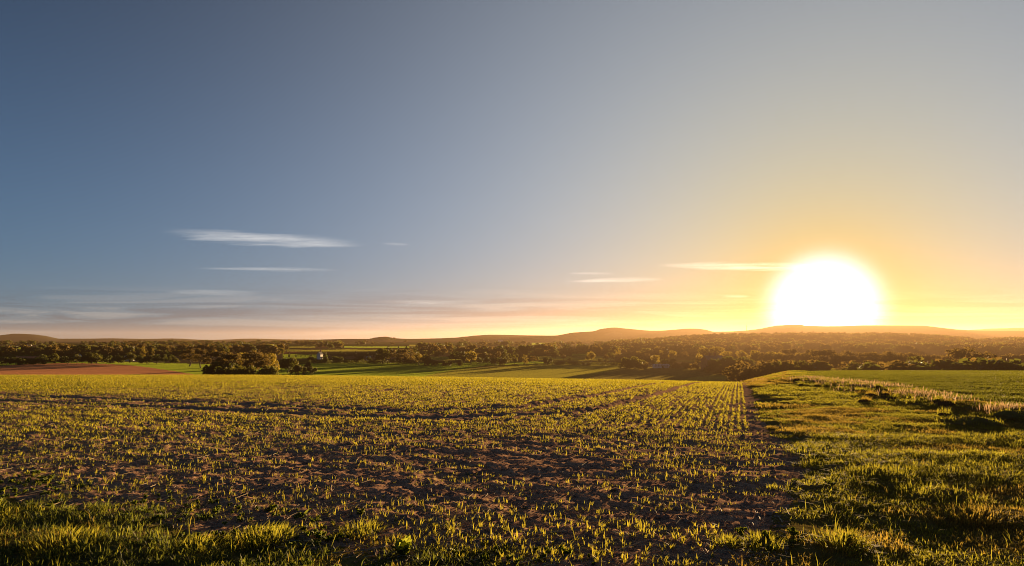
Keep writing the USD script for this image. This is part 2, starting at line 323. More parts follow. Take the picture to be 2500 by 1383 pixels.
def terrain(x, y):
    x, y = np.asarray(x, float), np.asarray(y, float)
    rho = np.hypot(x, y) + 1e-9
    phi = np.arctan2(x, y)
    ph = np.clip(phi, -1.1, 1.1)
    px = CX + F * np.tan(ph)
    cosp = np.cos(ph)
    dep = (CREST(np.clip(px, -3900, 5900)) - HY) / F
    a = (dep * cosp / 2) ** 2 / EYE
    near = -a * rho ** 2
    p3 = np.stack([x, y, np.zeros_like(x)], -1)
    d = rho * cosp
    z = VALLEY(np.minimum(d, 29000))
    z = z + (meshkit.fbm(p3 * 0.004, 3, 3) - 0.5) * 6 * sstep(500, 2000, rho)
    # the ploughed rise on the left
    pl = np.clip(px, -3900, 3900)
    def ridge(z, prof, c, lo, hi, fade=1.0):
        top = EYE + (HY - prof(np.clip(px, prof.x[0], prof.x[-1]))) / F * d * (c / np.maximum(d, 1)) ** 1.0
        w = bell(d, c, lo, hi)
        return np.maximum(z, z + (top - z) * w) if fade == 1.0 else z + np.maximum(top - z, 0) * w * fade
    wr = sstep(1380, 1560, px)
    z = z + (ridge(z, WOOD_RIDGE, 1500, 420, 500) - z) * wr
    z = z + (ridge(z, MID_RISE, 2300, 700, 700) - z) * (1 - sstep(1350, 1560, px))
    z = z + (ridge(z, SMALL_RIDGE, 2900, 450, 450) - z) * sstep(560, 700, px)
    z = z + (ridge(z, RIGHT_RIDGE, 3500, 600, 700) - z) * sstep(1000, 1100, px)
    z = z + (ridge(z, BACK_RIDGE, 5500, 800, 800) - z) * sstep(2000, 2300, px)
    z = z + (ridge(z, LEFT_RIDGE, 6000, 800, 800) - z) * (1 - sstep(900, 1100, px))
    z = z + (-16.5 - z) * 0 
    w = sstep(75, 165, rho)
    return near + (z - near) * w


ROW = np.array([0.3165, 0.9486])                       # the drill rows run down the field, away from the eye
CROSS = np.array([0.9486, -0.3165])                    # the headland was drilled across


def wob(x, y, s, seed):
    return meshkit.fbm(np.stack([np.asarray(x) * s, np.asarray(y) * s, np.zeros_like(np.asarray(x, float))], -1), 3, seed) - 0.5


def edge_right(x, y):
    """Metres to the right of the crop's right-hand edge (negative inside the crop)."""
    bulge = 0.55 * np.exp(-((y - 9.0) / 2.6) ** 2) - 0.42 * sstep(9.0, 6.0, y)
    return (x - (0.42 + 0.336 * y) - bulge) * 0.948


def edge_verge(x, y):
    """Metres behind the crop's near edge, on the grass verge at the lower left."""
    return np.where(x < 0.6, (4.62 - 0.49 * x - y) * 0.9, -1.0 - np.abs(x))


def is_crop(x, y, soft=0.45):
    n = wob(x, y, 0.8, 5) * 2 * soft
    return (edge_right(x, y) + n < 0) & (edge_verge(x, y) + n * 1.3 < 0)


def relief(x, y):
    """Clods, wheel ruts and tussocks: real relief, fading out where it can no longer be seen."""
    x, y = np.asarray(x, float), np.asarray(y, float)
    rho = np.hypot(x, y)
    p = np.stack([x, y, np.zeros_like(x)], -1)
    crop = sstep(0.35, -0.35, np.maximum(edge_right(x, y), edge_verge(x, y)))
    clod = (meshkit.fbm(p * 6.0, 4, 11) - 0.5) * 0.058 + (meshkit.fbm(p * 1.1, 3, 12) - 0.5) * 0.05
    tuss = (meshkit.fbm(p * np.array([1.2, 2.2, 1]), 3, 13) - 0.45) * 0.105 + (meshkit.fbm(p * 5.5, 3, 14) - 0.5) * 0.05
    z = (clod * crop + tuss * (1 - crop)) * sstep(75, 25, rho)
    dist = np.min([np.abs(tram(x, y, k)) for k in range(len(TRAMS))], 0)
    z = z - 0.085 * np.exp(-(dist / 0.18) ** 2) * crop * sstep(100, 60, rho)
    # bank along the dead stalks and a hollow beneath it
    s = strip_off(x, y)
    z = z + 0.16 * np.exp(-((s - 0.2) / 0.8) ** 2) * sstep(8, 12, y) * sstep(90, 60, rho)
    return z


# tramlines as (point, direction, from, to): two across the headland, two down the rows, with a bend joining them
TRAMS = []
def _tram(points):
    TRAMS.append(np.array(points, float))
_tram([(-60, 40.0), (-30, 28.2), (-17, 23.0), (-8, 19.2), (-2.6, 16.9), (0.2, 18.2), (3.2, 24.5), (8.0, 38.0), (13.5, 54.0), (24.0, 85.0)])
_tram([(-60, 37.6), (-30, 26.0), (-17, 21.1), (-8, 17.5), (-2.4, 15.0), (1.6, 16.6), (5.0, 24.0), (9.8, 37.6), (15.2, 53.6), (25.8, 84.6)])
_tram([(6.5, 14.0), (9.6, 23.0), (13.2, 35), (18.4, 52), (28.0, 84)])
_tram([(-24, 52), (-20, 62), (-11, 86)])


def tram(x, y, k):
    P = TRAMS[k]
    out = np.full(np.shape(x), 1e9)
    for a, b in zip(P[:-1], P[1:]):
        d = b - a; L = d @ d
        t_ = np.clip(((x - a[0]) * d[0] + (y - a[1]) * d[1]) / L, 0, 1)
        out = np.minimum(out, np.hypot(x - a[0] - t_ * d[0], y - a[1] - t_ * d[1]))
    return out


# the strip of dead pale stalks between margin and right-hand field
STRIP = None


def strip_off(x, y):
    cx = np.interp(y, STRIP[:, 1], STRIP[:, 0])
    return (x - cx) * 0.9


def ground(x, y):
    return terrain(x, y) + relief(x, y)


def at(px, dist, z=None):
    x = (px - CX) / F * dist
    return float(x), float(dist), float(ground(x, dist)) if z is None else z


def at_pixel(px, py, lo=2.5, hi=130.0):
    """The point of the ground that the photograph shows at (px, py), nearest first."""
    ys = np.geomspace(lo, hi, 6000)
    xs = (px - CX) / F * ys
    q = HY + F * (EYE - terrain(xs, ys)) / ys
    k_ = np.nonzero(q <= py)[0]
    j = int(k_[0]) if len(k_) else int(np.argmin(q))
    return float(xs[j]), float(ys[j])


_sp = [at_pixel(px_, py_) for px_, py_ in ((2520, 1024), (2440, 1012), (2340, 998), (2262, 978), (2180, 962), (2110, 950), (2030, 939), (1955, 931))]
STRIP = np.array([(_sp[0][0] + 3.2, _sp[0][1] - 4)] + _sp + [(_sp[-1][0] + 12, _sp[-1][1] + 30)])


# one sheet of ground out to the hills, cut along its own edges into the fields
phi_front = np.radians(np.linspace(-41, 41, 760))
phi_back = np.radians(np.arange(44, 317, 4.0))
PHI = np.concatenate([phi_front, phi_back])
RHO = np.concatenate([np.geomspace(0.4, 3.2, 14)[:-1], np.geomspace(3.2, 90, 380)[:-1], np.geomspace(90, 12500, 260)])
R_, P_ = np.meshgrid(RHO, PHI, indexing='ij')
GX, GY = R_ * np.sin(P_), R_ * np.cos(P_)
GZ = ground(GX, GY)
nr, na = GX.shape
V = np.stack([GX, GY, GZ], -1).reshape(-1, 3)
i0, j0 = np.meshgrid(np.arange(nr - 1), np.arange(na), indexing='ij')
j1 = (j0 + 1) % na
Q = np.stack([i0 * na + j0, i0 * na + j1, (i0 + 1) * na + j1, (i0 + 1) * na + j0], -1).reshape(-1, 4)[:, ::-1]
C = V[Q].mean(1)
cr, cphi = np.hypot(C[:, 0], C[:, 1]), np.arctan2(C[:, 0], C[:, 1])
front = np.abs(cphi) < 0.75
cpx = np.where(front, CX + F * np.tan(np.clip(cphi, -.75, .75)), -9999)
cpy = np.where(front, HY + F * (EYE - C[:, 2]) / np.maximum(C[:, 1], .1), 9999)
region = np.full(len(Q), 'land', dtype=object)
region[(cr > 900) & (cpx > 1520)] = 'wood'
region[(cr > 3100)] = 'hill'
mid = front & (cr > 110) & (cr < 620)


def inside(poly):
    from shapely import Polygon, contains_xy
    return mid & contains_xy(Polygon(poly), cpx, cpy)


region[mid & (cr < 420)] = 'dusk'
FAR_STRIPS = [(1050, 1146, 871, 880, 'gold'), (690, 800, 866, 876, 'green'), (700, 1010, 854, 858.5, 'gold'), (1140, 1300, 850, 855, 'gold'), (1298, 1345, 836, 843, 'green'), (1310, 1500, 870, 881, 'gold'), (1395, 1440, 864, 869, 'green'),
              (600, 770, 846, 850, 'gold'), (40, 110, 869, 875, 'red'), (130, 215, 846, 850, 'gold'), (20, 66, 848, 853, 'green'), (840, 1000, 846, 850, 'green'), (420, 520, 846, 849, 'gold'), (1000, 1100, 842, 846, 'gold')]
def dist_at(px, py):
    ys = np.geomspace(260, 3200, 900)
    q = HY + F * (EYE - terrain((px - CX) / F * ys, ys)) / ys
    return float(ys[int(np.argmin(np.abs(q - py)))])
for q0, q1, r0, r1, kind_ in FAR_STRIPS:
    region[front & (cr > 260) & (cr < 3200) & (cpx > q0) & (cpx < q1) & (cpy > r0 + wob(cpx, cpy * 3, .02, 41) * 3) & (cpy < r1)] = kind_
region[inside([(-400, 905), (0, 884), (180, 884), (300, 884), (520, 890), (690, 896), (750, 888), (860, 884), (1100, 888), (1350, 882), (1350, 886), (1180, 893), (960, 935), (-400, 960)])] = 'green'
region[inside([(-400, 915), (0, 894), (60, 889), (150, 886.5), (240, 888), (300, 891), (345, 895), (420, 906), (470, 914), (520, 920), (520, 960), (-400, 960)])] = 'red'
region[inside([(960, 935), (1110, 903), (1290, 893), (1360, 889), (1520, 889), (1518, 897), (1480, 908), (1415, 928), (1400, 960), (960, 960)])] = 'gold'
region[inside([(1640, 935), (1700, 920), (1790, 913), (1812, 915), (1812, 940), (1640, 960)])] = 'gold'
near = cr <= 118
crop_m = is_crop(C[:, 0], C[:, 1], 0.3)
region[near & crop_m & (cr < 118)] = 'crop'
off = strip_off(C[:, 0], C[:, 1])
region[near & ~crop_m] = 'turf'
region[near & (off > 0.5) & (C[:, 1] > 7) & (edge_right(C[:, 0], C[:, 1]) > 1)] = 'meadow'
SETTING = dict(crop=('crop_field', 'soil'), turf=('grass_margin', 'turf'), meadow=('meadow', 'meadow'), red=('ploughed_field', 'red'), green=('green_field', 'green'), gold=('stubble_field', 'gold'), dusk=('valley_pasture', 'dusk'), land=('valley_land', 'land'), wood=('wooded_slope', 'wood'), hill=('far_hills', 'hill'))
nrm_done = None
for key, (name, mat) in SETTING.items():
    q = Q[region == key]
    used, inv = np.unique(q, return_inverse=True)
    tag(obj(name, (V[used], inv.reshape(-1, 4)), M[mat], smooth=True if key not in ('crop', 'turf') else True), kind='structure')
# the patch under the eye
hub = np.vstack([[0, 0, float(ground(0.0, 0.0))], V[:na]])
tag(obj('grass_verge', (hub, np.array([[0, 1 + (k + 1) % na, 1 + k] for k in range(na)])), M['turf']), kind='structure')

# ---------------------------------------------------------------- blades, leaves, seedlings
def blades(base, yaw, height, width, lean, curl=0.5):
    """One tapering, drooping blade per row of base: 5 vertices, 3 triangles each."""
    n = len(base)
    dx, dy = np.cos(yaw), np.sin(yaw)
    side = np.stack([-dy, dx, np.zeros(n)], 1) * (width / 2)[:, None]
    out = np.stack([dx, dy, np.zeros(n)], 1)
    midp = base + out * (lean * height * 0.35)[:, None] + np.array([0, 0, 1.0]) * (height * 0.6)[:, None]
    tip = base + out * (lean * height)[:, None] + np.array([0, 0, 1.0]) * (height * (1 - curl * np.minimum(lean, 1.2) * 0.45))[:, None]
    v = np.stack([base - side * 0.8, base + side * 0.8, midp - side, midp + side, tip], 1).reshape(-1, 3)
    f = (np.arange(n)[:, None, None] * 5 + np.array([[0, 1, 3], [0, 3, 2], [2, 3, 4]])[None]).reshape(-1, 3)
    return v, f


def seedling_row(length, per_m, hmin, hmax, width, seed, gap=0.3):
    r = np.random.default_rng(seed)
    n = int(length * per_m)
    
    s = np.sort(r.uniform(-length / 2, length / 2, n))
    s = s[(meshkit.noise(np.stack([s * 6.0 + seed * 17, s * 0, s * 0], 1), seed) > gap)]
    n = len(s)
    k_ = r.choice([1, 1, 2, 2, 3, 4], n)
    plant = np.repeat(np.arange(n), k_)
    base = np.stack([s + r.normal(0, .006, n), r.normal(0, .019, n), np.full(n, -0.015)], 1)[plant]
    ht = np.repeat(r.uniform(hmin, hmax, n) * np.exp(r.normal(0, .22, n)), k_) * r.uniform(.5, 1.1, len(plant))
    v, f = blades(base + r.normal(0, .004, base.shape) * [1, 1, 0], r.uniform(0, 2 * np.pi, len(plant)), ht + 0.015, r.uniform(.7, 1.15, len(plant)) * width, r.uniform(.05, 1.15, len(plant)))
    return v, f


def tuft_patch(size, n, hmin, hmax, width, seed, clump=0.5, lean=0.9):
    r = np.random.default_rng(seed)
    c = r.uniform(-size / 2, size / 2, (max(3, int(n * .06)), 2))
    which = r.integers(0, len(c), n)
    xy = np.where((r.uniform(size=n) < clump)[:, None], c[which] + r.normal(0, size * .05, (n, 2)), r.uniform(-size / 2, size / 2, (n, 2)))
    tall = r.uniform(.6, 1.2, len(c))[which]
    base = np.column_stack([xy, np.full(n, -0.02)])
    return blades(base, r.uniform(0, 2 * np.pi, n), r.uniform(hmin, hmax, n) * tall + 0.02, r.uniform(.7, 1.2, n) * width, r.uniform(.1, lean, n))


def visible(x, y, pad=3.5):
    return (np.abs(x) < 0.765 * y + pad) & (y > 3.6)


TOP_ROW_V = 13.3
# crop: rows down the field beyond the headland, rows across it on the headland
def crop_rows():
    segs = []
    lone = []
    for part in ('field', 'headland'):
        U = ROW if part == 'field' else CROSS
        W = CROSS if part == 'field' else ROW
        lo, hi = (-75, 75) if part == 'field' else (3.0, TOP_ROW_V)
        for w in np.arange(lo, hi, 0.125):
            Ls = 1.0
            s = np.arange(-80, 100, Ls) + rng.uniform(0, Ls)
            wv = w + rng.normal(0, .012)
            x, y = s * U[0] + wv * W[0], s * U[1] + wv * W[1]
            v = x * ROW[0] + y * ROW[1]
            ok = visible(x, y) & (np.hypot(x, y) < 84)
            ok &= (v > TOP_ROW_V) if part == 'field' else (v <= TOP_ROW_V)
            er, ev = edge_right(x, y), edge_verge(x, y)
            ok &= (er < -0.25) & (ev < -0.15)
            for j in np.nonzero(ok)[0]:
                segs.append((x[j], y[j], math.atan2(U[1], U[0]), part == 'headland'))
    S = np.array(segs)
    dist = np.min([tram(S[:, 0], S[:, 1], k) for k in range(len(TRAMS))], 0)
    for e_ in (-.42, .42):
        dist = np.minimum(dist, np.min([tram(S[:, 0] + e_ * np.cos(S[:, 2]), S[:, 1] + e_ * np.sin(S[:, 2]), k) for k in range(len(TRAMS))], 0))
    S = S[dist > 0.20]
    # thin and bare patches
    thin = meshkit.fbm(np.column_stack([S[:, 0] * .22, S[:, 1] * .22, S[:, 0] * 0]), 3, 21)
    rr = np.hypot(S[:, 0], S[:, 1])
    keep = rng.uniform(size=len(S)) < np.clip(.6 * (1 - S[:, 3]) * sstep(-6, 6, S[:, 0]) + 0.54 + (thin - .45) * 2.6 + sstep(8, 18, rr) * .42, 0.20, .97)
    return S[keep]


SEG = crop_rows()
rr = np.hypot(SEG[:, 0], SEG[:, 1])
nearp = [(seedling_row(1.0, 32, .032, .076, .0054, 100 + i, .36), M['crop']) for i in range(8)]
midp = [(seedling_row(1.0, 36, .032, .072, .0078, 200 + i, .32), M['crop']) for i in range(6)]
farp = [(seedling_row(1.0, 30, .035, .080, .0140, 300 + i, .24), M['crop']) for i in range(4)]
tier = np.where(rr < 14, 0, np.where(rr < 32, 1, 2))
idx = np.where(tier == 0, rng.integers(0, 8, len(SEG)), np.where(tier == 1, 8 + rng.integers(0, 6, len(SEG)), 14 + rng.integers(0, 4, len(SEG))))
posz = ground(SEG[:, 0], SEG[:, 1])
instancer('crop_seedlings', nearp + midp + farp, idx, np.column_stack([SEG[:, 0], SEG[:, 1], posz]), SEG[:, 2] + np.pi * rng.integers(0, 2, len(SEG)) + rng.normal(0, .03, len(SEG)),
          rng.uniform(.8, 1.15, len(SEG)), 'rows of young backlit cereal seedlings all over the brown field', 'crop')

# the nearest seedlings, each a plant of its own
SEEDK = []
for k in range(8):
    r = np.random.default_rng(500 + k)
    p = kind_prim('crop_seedling_kind_%03d' % (k + 1))
    nl = int(r.integers(3, 5))
    for i in range(nl):
        v, f = blades(np.array([[r.normal(0, .004), r.normal(0, .004), -0.015]]), np.array([r.uniform(0, 6.28)]), np.array([r.uniform(.045, .088)]), np.array([r.uniform(.0055, .0075)]), np.array([r.uniform(.05, 1.0)]))
        usdkit.mesh(stage, f'{p}/leaf' + ('' if i == 0 else f'_{i:03d}'), (v, f), M['crop'])
    SEEDK.append(p)
cand = np.column_stack([rng.uniform(-5.5, 4.5, 6000), rng.uniform(4.6, 9.0, 6000)])
ok = visible(cand[:, 0], cand[:, 1], -.1) & (edge_right(cand[:, 0], cand[:, 1]) < -.25) & (edge_verge(cand[:, 0], cand[:, 1]) < -.15)
cand = cand[ok]
w = cand @ ROW
w = np.round(w / .125) * .125
s = cand @ CROSS
cand = np.outer(s, CROSS) + np.outer(w, ROW)
cand = cand[np.argsort(np.hypot(cand[:, 0], cand[:, 1]))]
cand = cand[rng.uniform(size=len(cand)) < 0.6][:300]
for x, y in cand:
    copy_of(SEEDK[rng.integers(0, 8)], 'crop_seedling', 'young green cereal seedling standing in the bare soil of the near headland', 'seedling', (x, y, ground(x, y)), rng.uniform(0, 360), [rng.uniform(.85, 1.2)] * 3, 'cereal seedlings nearest the camera')

# clods and straw litter on the soil
def clod_mesh(seed):
    r = np.random.default_rng(seed)
    m_ = trimesh.creation.icosphere(1, 1.0)
    m_.vertices *= (1 + r.normal(0, .22, (len(m_.vertices), 1)))
    m_.vertices *= [1, r.uniform(.6, .9), r.uniform(.4, .6)]
    return m_
def scatter(n, dmin, dmax, test):
    d = dmin * (dmax / dmin) ** rng.uniform(size=n * 2)
    x = d * rng.uniform(-.76, .76, n * 2)
    k_ = test(x, d)
    return np.column_stack([x[k_], d[k_]])[:n]
in_crop = lambda x, y: (edge_right(x, y) < .3) & (edge_verge(x, y) < .2)
pc = scatter(26000, 4.7, 36, in_crop)
instancer('soil_clods', [(clod_mesh(i), M['clod']) for i in range(6)], rng.integers(0, 6, len(pc)), np.column_stack([pc, ground(pc[:, 0], pc[:, 1])]), rng.uniform(0, 6.28, len(pc)),
          np.exp(rng.normal(-4.55, .55, len(pc))), 'small brown clods of soil littering the seedling field', 'soil clods')
def straw_mesh(seed, ln=.16, w_=.004):
    r = np.random.default_rng(seed)
    t_ = np.linspace(-.5, .5, 5)
    bend = r.normal(0, .12)
    p = np.column_stack([t_ * ln, (t_ ** 2) * bend * ln, .006 + np.abs(r.normal(0, .004)) + t_ * r.normal(0, .03) * 1.0 * ln + 0 * t_])
    secs = []
    for q in p:
        secs.append(q + w_ / 2 * np.array([[0, 1, 0], [0, -.5, .85], [0, -.5, -.85]]))
    v = np.vstack(secs); f = []
    for i in range(4):
        for k_ in range(3):
            a_, b_ = i * 3 + k_, i * 3 + (k_ + 1) % 3
            f += [[a_, b_, b_ + 3], [a_, b_ + 3, a_ + 3]]
    return v, np.array(f)
ps = scatter(4200, 4.7, 24, in_crop)
instancer('straw_litter', [(straw_mesh(40 + i, l_, .005), M['straw']) for i, l_ in enumerate((.08, .12, .18, .25, .1))], rng.integers(0, 5, len(ps)), np.column_stack([ps, ground(ps[:, 0], ps[:, 1]) + .004]), rng.uniform(0, 6.28, len(ps)),
          rng.uniform(.6, 1.2, len(ps)), 'short broken bits of pale straw strewn over the seedling field', 'straw')
for i, (px, py, ln, yaw, lab) in enumerate([(112, 1146, .62, .10, 'long pale straw lying on the soil at the far left of the field'), (297, 1141, .52, .35, 'long tan straw on the soil, right of the far left straw'), (228, 1147, .24, .7, 'short pale straw between the two long straws at left'),
                                          (843, 1168, .16, 1.0, 'bright short straw slanting up left of the field centre'), (1135, 1280, .34, .75, 'long pale straw leaning among seedlings at the near centre'), (1618, 1220, .20, 1.0, 'bright upright straw bit in the bare right half of the field'),
                                          (1330, 1310, .38, -.3, 'long dull straw lying flat at the near centre right'), (1500, 1357, .42, .05, 'grey straw flat on the soil near the bottom edge')]):
    x, y = at_pixel(px, py)
    p = obj('straw_stalk', straw_mesh(70 + i, ln, .009), M['straw'])
    p.AddTranslateOp().Set((x, y, float(ground(x, y)) + .02)); p.AddRotateZOp().Set(math.degrees(yaw)); p.AddRotateYOp().Set(-8 - 6 * (i % 3))
    tag(p, lab, 'straw')

# ---------------------------------------------------------------- grass of the margin, the verge and the meadow
gshort = [(tuft_patch(.42, 200, .014, .046, .0065, 600 + i, .35, 1.4), M['grass']) for i in range(5)]
gdry = [(tuft_patch(.42, 190, .014, .050, .006, 620 + i, .35, 1.4), M['grass_dry']) for i in range(4)]
glong = [(tuft_patch(.42, 200, .02, .085, .006, 640 + i, .75, 1.7), M['grass']) for i in range(5)]
gfar = [(tuft_patch(1.1, 420, .02, .055, .014, 660 + i, .5, 1.3), M['grass']) for i in range(3)]
gfard = [(tuft_patch(1.1, 420, .02, .055, .014, 670 + i, .5, 1.3), M['grass_dry']) for i in range(3)]
gverge = [(tuft_patch(.42, 170, .02, .075, .0065, 680 + i, .6, 1.5), M['shaded_verge_grass']) for i in range(5)]
gmead = [(tuft_patch(1.1, 380, .03, .07, .016, 690 + i, .4), M['meadow_grass']) for i in range(3)]
kinds = gshort + gdry + glong + gfar + gfard + gverge + gmead
G = []
def lay(step, ymin, ymax, near_=True):
    xs = np.arange(-14, 66, step); ys = np.arange(ymin, ymax, step)
    X, Y = np.meshgrid(xs, ys); X = X.ravel() + rng.uniform(-.5, .5, X.size) * step; Y = Y.ravel() + rng.uniform(-.5, .5, Y.size) * step
    er, ev = edge_right(X, Y), edge_verge(X, Y)
    n = wob(X, Y, .8, 5)
    inside_ = visible(X, Y) & ((er + n > 0.05) | (ev + n > -.15)) & (Y >= ymin) & (Y < ymax)
    return X[inside_], Y[inside_], er[inside_], ev[inside_]
X, Y, er, ev = lay(.215, 3.9, 17.5)
f1 = meshkit.fbm(np.column_stack([X * .45, Y * .7, X * 0]), 3, 31)
f2 = meshkit.fbm(np.column_stack([X * .9, Y * 1.3, X * 0 + 4]), 3, 32)
edge = np.where(ev > -.2, ev, er)
bare = rng.uniform(size=len(X)) < np.clip(.90 - sstep(0, 1.1, edge) * .84, .06, .9) * np.where(f2 > .52, .25, 1)
longish = (f1 > .53) & (Y < 12)
dry = (f2 < .485) & ~longish
ki = np.where(longish, 9 + rng.integers(0, 5, len(X)), np.where(dry, 5 + rng.integers(0, 4, len(X)), rng.integers(0, 5, len(X))))
sc = rng.uniform(.75, 1.25, len(X)) * np.where(longish, .75 + (f1 - .5) * 2.0, 1)
ki = np.where((ev > -.2) & (rng.uniform(size=len(X)) < .8), 20 + rng.integers(0, 5, len(X)), ki)
k_ = ~bare
G.append((X[k_], Y[k_], ki[k_], sc[k_]))
X, Y, er, ev = lay(.52, 17.5, 84)
f2 = meshkit.fbm(np.column_stack([X * .30, Y * .30, X * 0 + 4]), 3, 33)
so = strip_off(X, Y)
ki = np.where((f2 < .47) & (so < 0), 17 + rng.integers(0, 3, len(X)), 14 + rng.integers(0, 3, len(X)))
ki = np.where(so > .3, 25 + rng.integers(0, 3, len(X)), ki)
sc = rng.uniform(.7, 1.2, len(X)) * np.where(so > .6, .75, 1.0)
k_ = (er > .4) & (rng.uniform(size=len(X)) < np.clip(.35 + er * .12, .3, .92))
G.append((X[k_], Y[k_], ki[k_], sc[k_]))
X, Y, ki, sc = (np.concatenate([g[i] for g in G]) for i in range(4))
instancer('grass_cover', kinds, ki, np.column_stack([X, Y, ground(X, Y)]), rng.uniform(0, 6.28, len(X)), sc, 'rough tussocky grass of the field margin and the verge in front', 'grass')

# single tussocks of the margin and verge
def tussock(seed, rad, h, n, mat_w=.0075):
    r = np.random.default_rng(seed)
    a_ = r.uniform(0, 6.28, n)
    rr_ = rad * np.sqrt(r.uniform(size=n)) * (.55 + .6 * meshkit.noise(np.column_stack([np.cos(a_) * 1.4 + seed, np.sin(a_) * 1.4, a_ * 0]), seed))
    base = np.column_stack([rr_ * np.cos(a_), rr_ * np.sin(a_), np.full(n, -.03)])
    yaw = a_ + r.normal(0, .7, n)
    return blades(base, yaw, r.uniform(.35, 1.25, n) * h * (1.15 - .6 * rr_ / rad) + .03, r.uniform(.6, 1.2, n) * mat_w, r.uniform(.1, 1.3, n) * (0.45 + rr_ / rad * .9))
for i, (px, py, rad, h, n, mt, lab) in enumerate([
    (1862, 1335, .20, .17, 420, 'grass', 'bright grass tuft at the soil edge, low right of centre'),
    (1775, 1335, .12, .12, 200, 'grass', 'small grass tuft left of the bright tuft on bare soil'),
    (2060, 1340, .20, .20, 420, 'grass', 'tall spiky grass tuft right of the bare soil at the bottom'),
    (1990, 1140, .18, .15, 360, 'grass', 'yellow lit grass tussock where soil meets margin'),
    (2120, 1165, .34, .16, 600, 'grass', 'wide dark based tussock in the middle of the margin'),
    (2230, 1160, .28, .15, 500, 'grass', 'tussock with glinting blades, right of the wide dark tussock'),
    (2015, 1075, .14, .12, 260, 'grass', 'small dark round tussock alone near the soil edge'),
    (2385, 1265, .30, .14, 420, 'grass_dry', 'brown reddish grass clump at the lower right'),
    (2240, 1215, .26, .16, 480, 'grass', 'long arching grass clump in the lower right margin'),
    (640, 1320, .26, .20, 520, 'grass', 'tall grass clump on the verge at the lower centre left'),
    (480, 1345, .24, .16, 420, 'grass', 'dense grass clump on the verge near the bottom left'),
    (150, 1335, .28, .18, 480, 'grass', 'long shaded grass clump in the lower left corner'),
    (880, 1300, .16, .17, 260, 'grass', 'grass clump beside the broad leaved weeds at the verge edge')]):
    x, y = at_pixel(px, py)
    p = obj('grass_tussock', tussock(800 + i, rad * 1.25, h * .66, n), M[mt])
    p.AddTranslateOp().Set((x, y, float(ground(x, y))))
    tag(p, lab, 'grass tussock')

# broad leaved weeds
def broad_leaf(ln, w_, bend, cup, seed, spread=1.0):
    r = np.random.default_rng(seed)
    ts = np.linspace(0, 1, 8)
    prof = np.sin(np.pi * np.clip(ts * .93 + .07, 0, 1)) ** .75 * (1 - .35 * ts)
    v, f = [], []
    for t_, p_ in zip(ts, prof):
        a_ = .35 + bend * t_
        cx_, cz_ = spread * ln * t_ * np.cos(a_ - bend * .25 * t_) , ln * t_ * (np.sin(1.05 - bend * t_))
        wv = 1 + .12 * np.sin(t_ * 19 + seed)
        for s_ in (-1, -.5, 0, .5, 1):
            v.append([cx_, s_ * w_ / 2 * p_ * wv, cz_ + abs(s_) * cup * w_ * p_ + .01 * np.sin(t_ * 23 + s_ * 3 + seed)])
    for i in range(7):
        for j in range(4):
            a_ = i * 5 + j
            f.append([a_, a_ + 5, a_ + 6, a_ + 1])
    return np.array(v), np.array(f)
def rotz(v, a_):
    c_, s_ = np.cos(a_), np.sin(a_)
    return v @ np.array([[c_, s_, 0], [-s_, c_, 0], [0, 0, 1]])
for i, (px, py, size, n, lab) in enumerate([
    (985, 1356, .17, 15, 'bright yellow green dock plant with tall broad leaves at the bottom edge'),
    (500, 1268, .12, 9, 'low broad leaved weed in the dark verge on the left'),
    (735, 1262, .12, 9, 'broad leaved weed on the soil edge, centre left'),
    (660, 1250, .10, 8, 'small leafy weed between two larger ones at the verge edge'),
    (1120, 1350, .10, 7, 'small leafy weed right of the bright dock plant'),
    (770, 1275, .09, 7, 'tiny shiny leaved weed near the centre left soil edge'),
    (2030, 1190, .11, 10, 'clover like weed glinting in the margin'),
    (360, 1255, .10, 7, 'low weed with glinting leaves far left on the verge'),
    (880, 1255, .09, 7, 'leafy weed alone on the soil above the verge')]):
    x, y = at_pixel(px, py)
    t_ = thing('broadleaf_weed', lab, 'weed', (x, y, float(ground(x, y)) - .01), rng.uniform(0, 360))
    for k in range(n):
        v, f = broad_leaf(size * 1.25 * rng.uniform(.7, 1.15), 1.25 * size * (rng.uniform(.40, .58) if i == 0 else rng.uniform(.26, .40)), rng.uniform(.2, .9) if i == 0 else rng.uniform(.5, 1.5), .12, 900 + i * 20 + k, rng.uniform(.25, .8) if i == 0 else 1.0)
        obj('leaf', (rotz(v, k * 2.4 + rng.uniform(-.3, .3)), f), M['dock' if i == 0 else 'weed'], t_, smooth=True)

def rosette(seed, size, n):
    r = np.random.default_rng(seed)
    parts = []
    for k in range(n):
        v, f = broad_leaf(size * r.uniform(.6, 1.2), size * r.uniform(.3, .5), r.uniform(.7, 1.7), .12, seed * 31 + k)
        parts.append((rotz(v, k * 2.4 + r.uniform(-.4, .4)), np.vstack([f[:, [0, 1, 2]], f[:, [0, 2, 3]]])))
    vs, fs, m_ = [], [], 0
    for v, f in parts:
        vs.append(v); fs.append(f + m_); m_ += len(v)
    return np.vstack(vs), np.vstack(fs)
q = np.column_stack([rng.uniform(-6, 5, 9000), rng.uniform(4.0, 9.5, 9000)])
ev_, er_ = edge_verge(q[:, 0], q[:, 1]), edge_right(q[:, 0], q[:, 1])
pat = meshkit.fbm(np.column_stack([q * 1.1, q[:, 0] * 0]), 3, 55)
q = q[visible(q[:, 0], q[:, 1]) & (pat > .5) & (((ev_ > -.75) & (ev_ < 2.5)) | ((er_ > -.1) & (er_ < 2.6) & (pat > .56)))][:420]
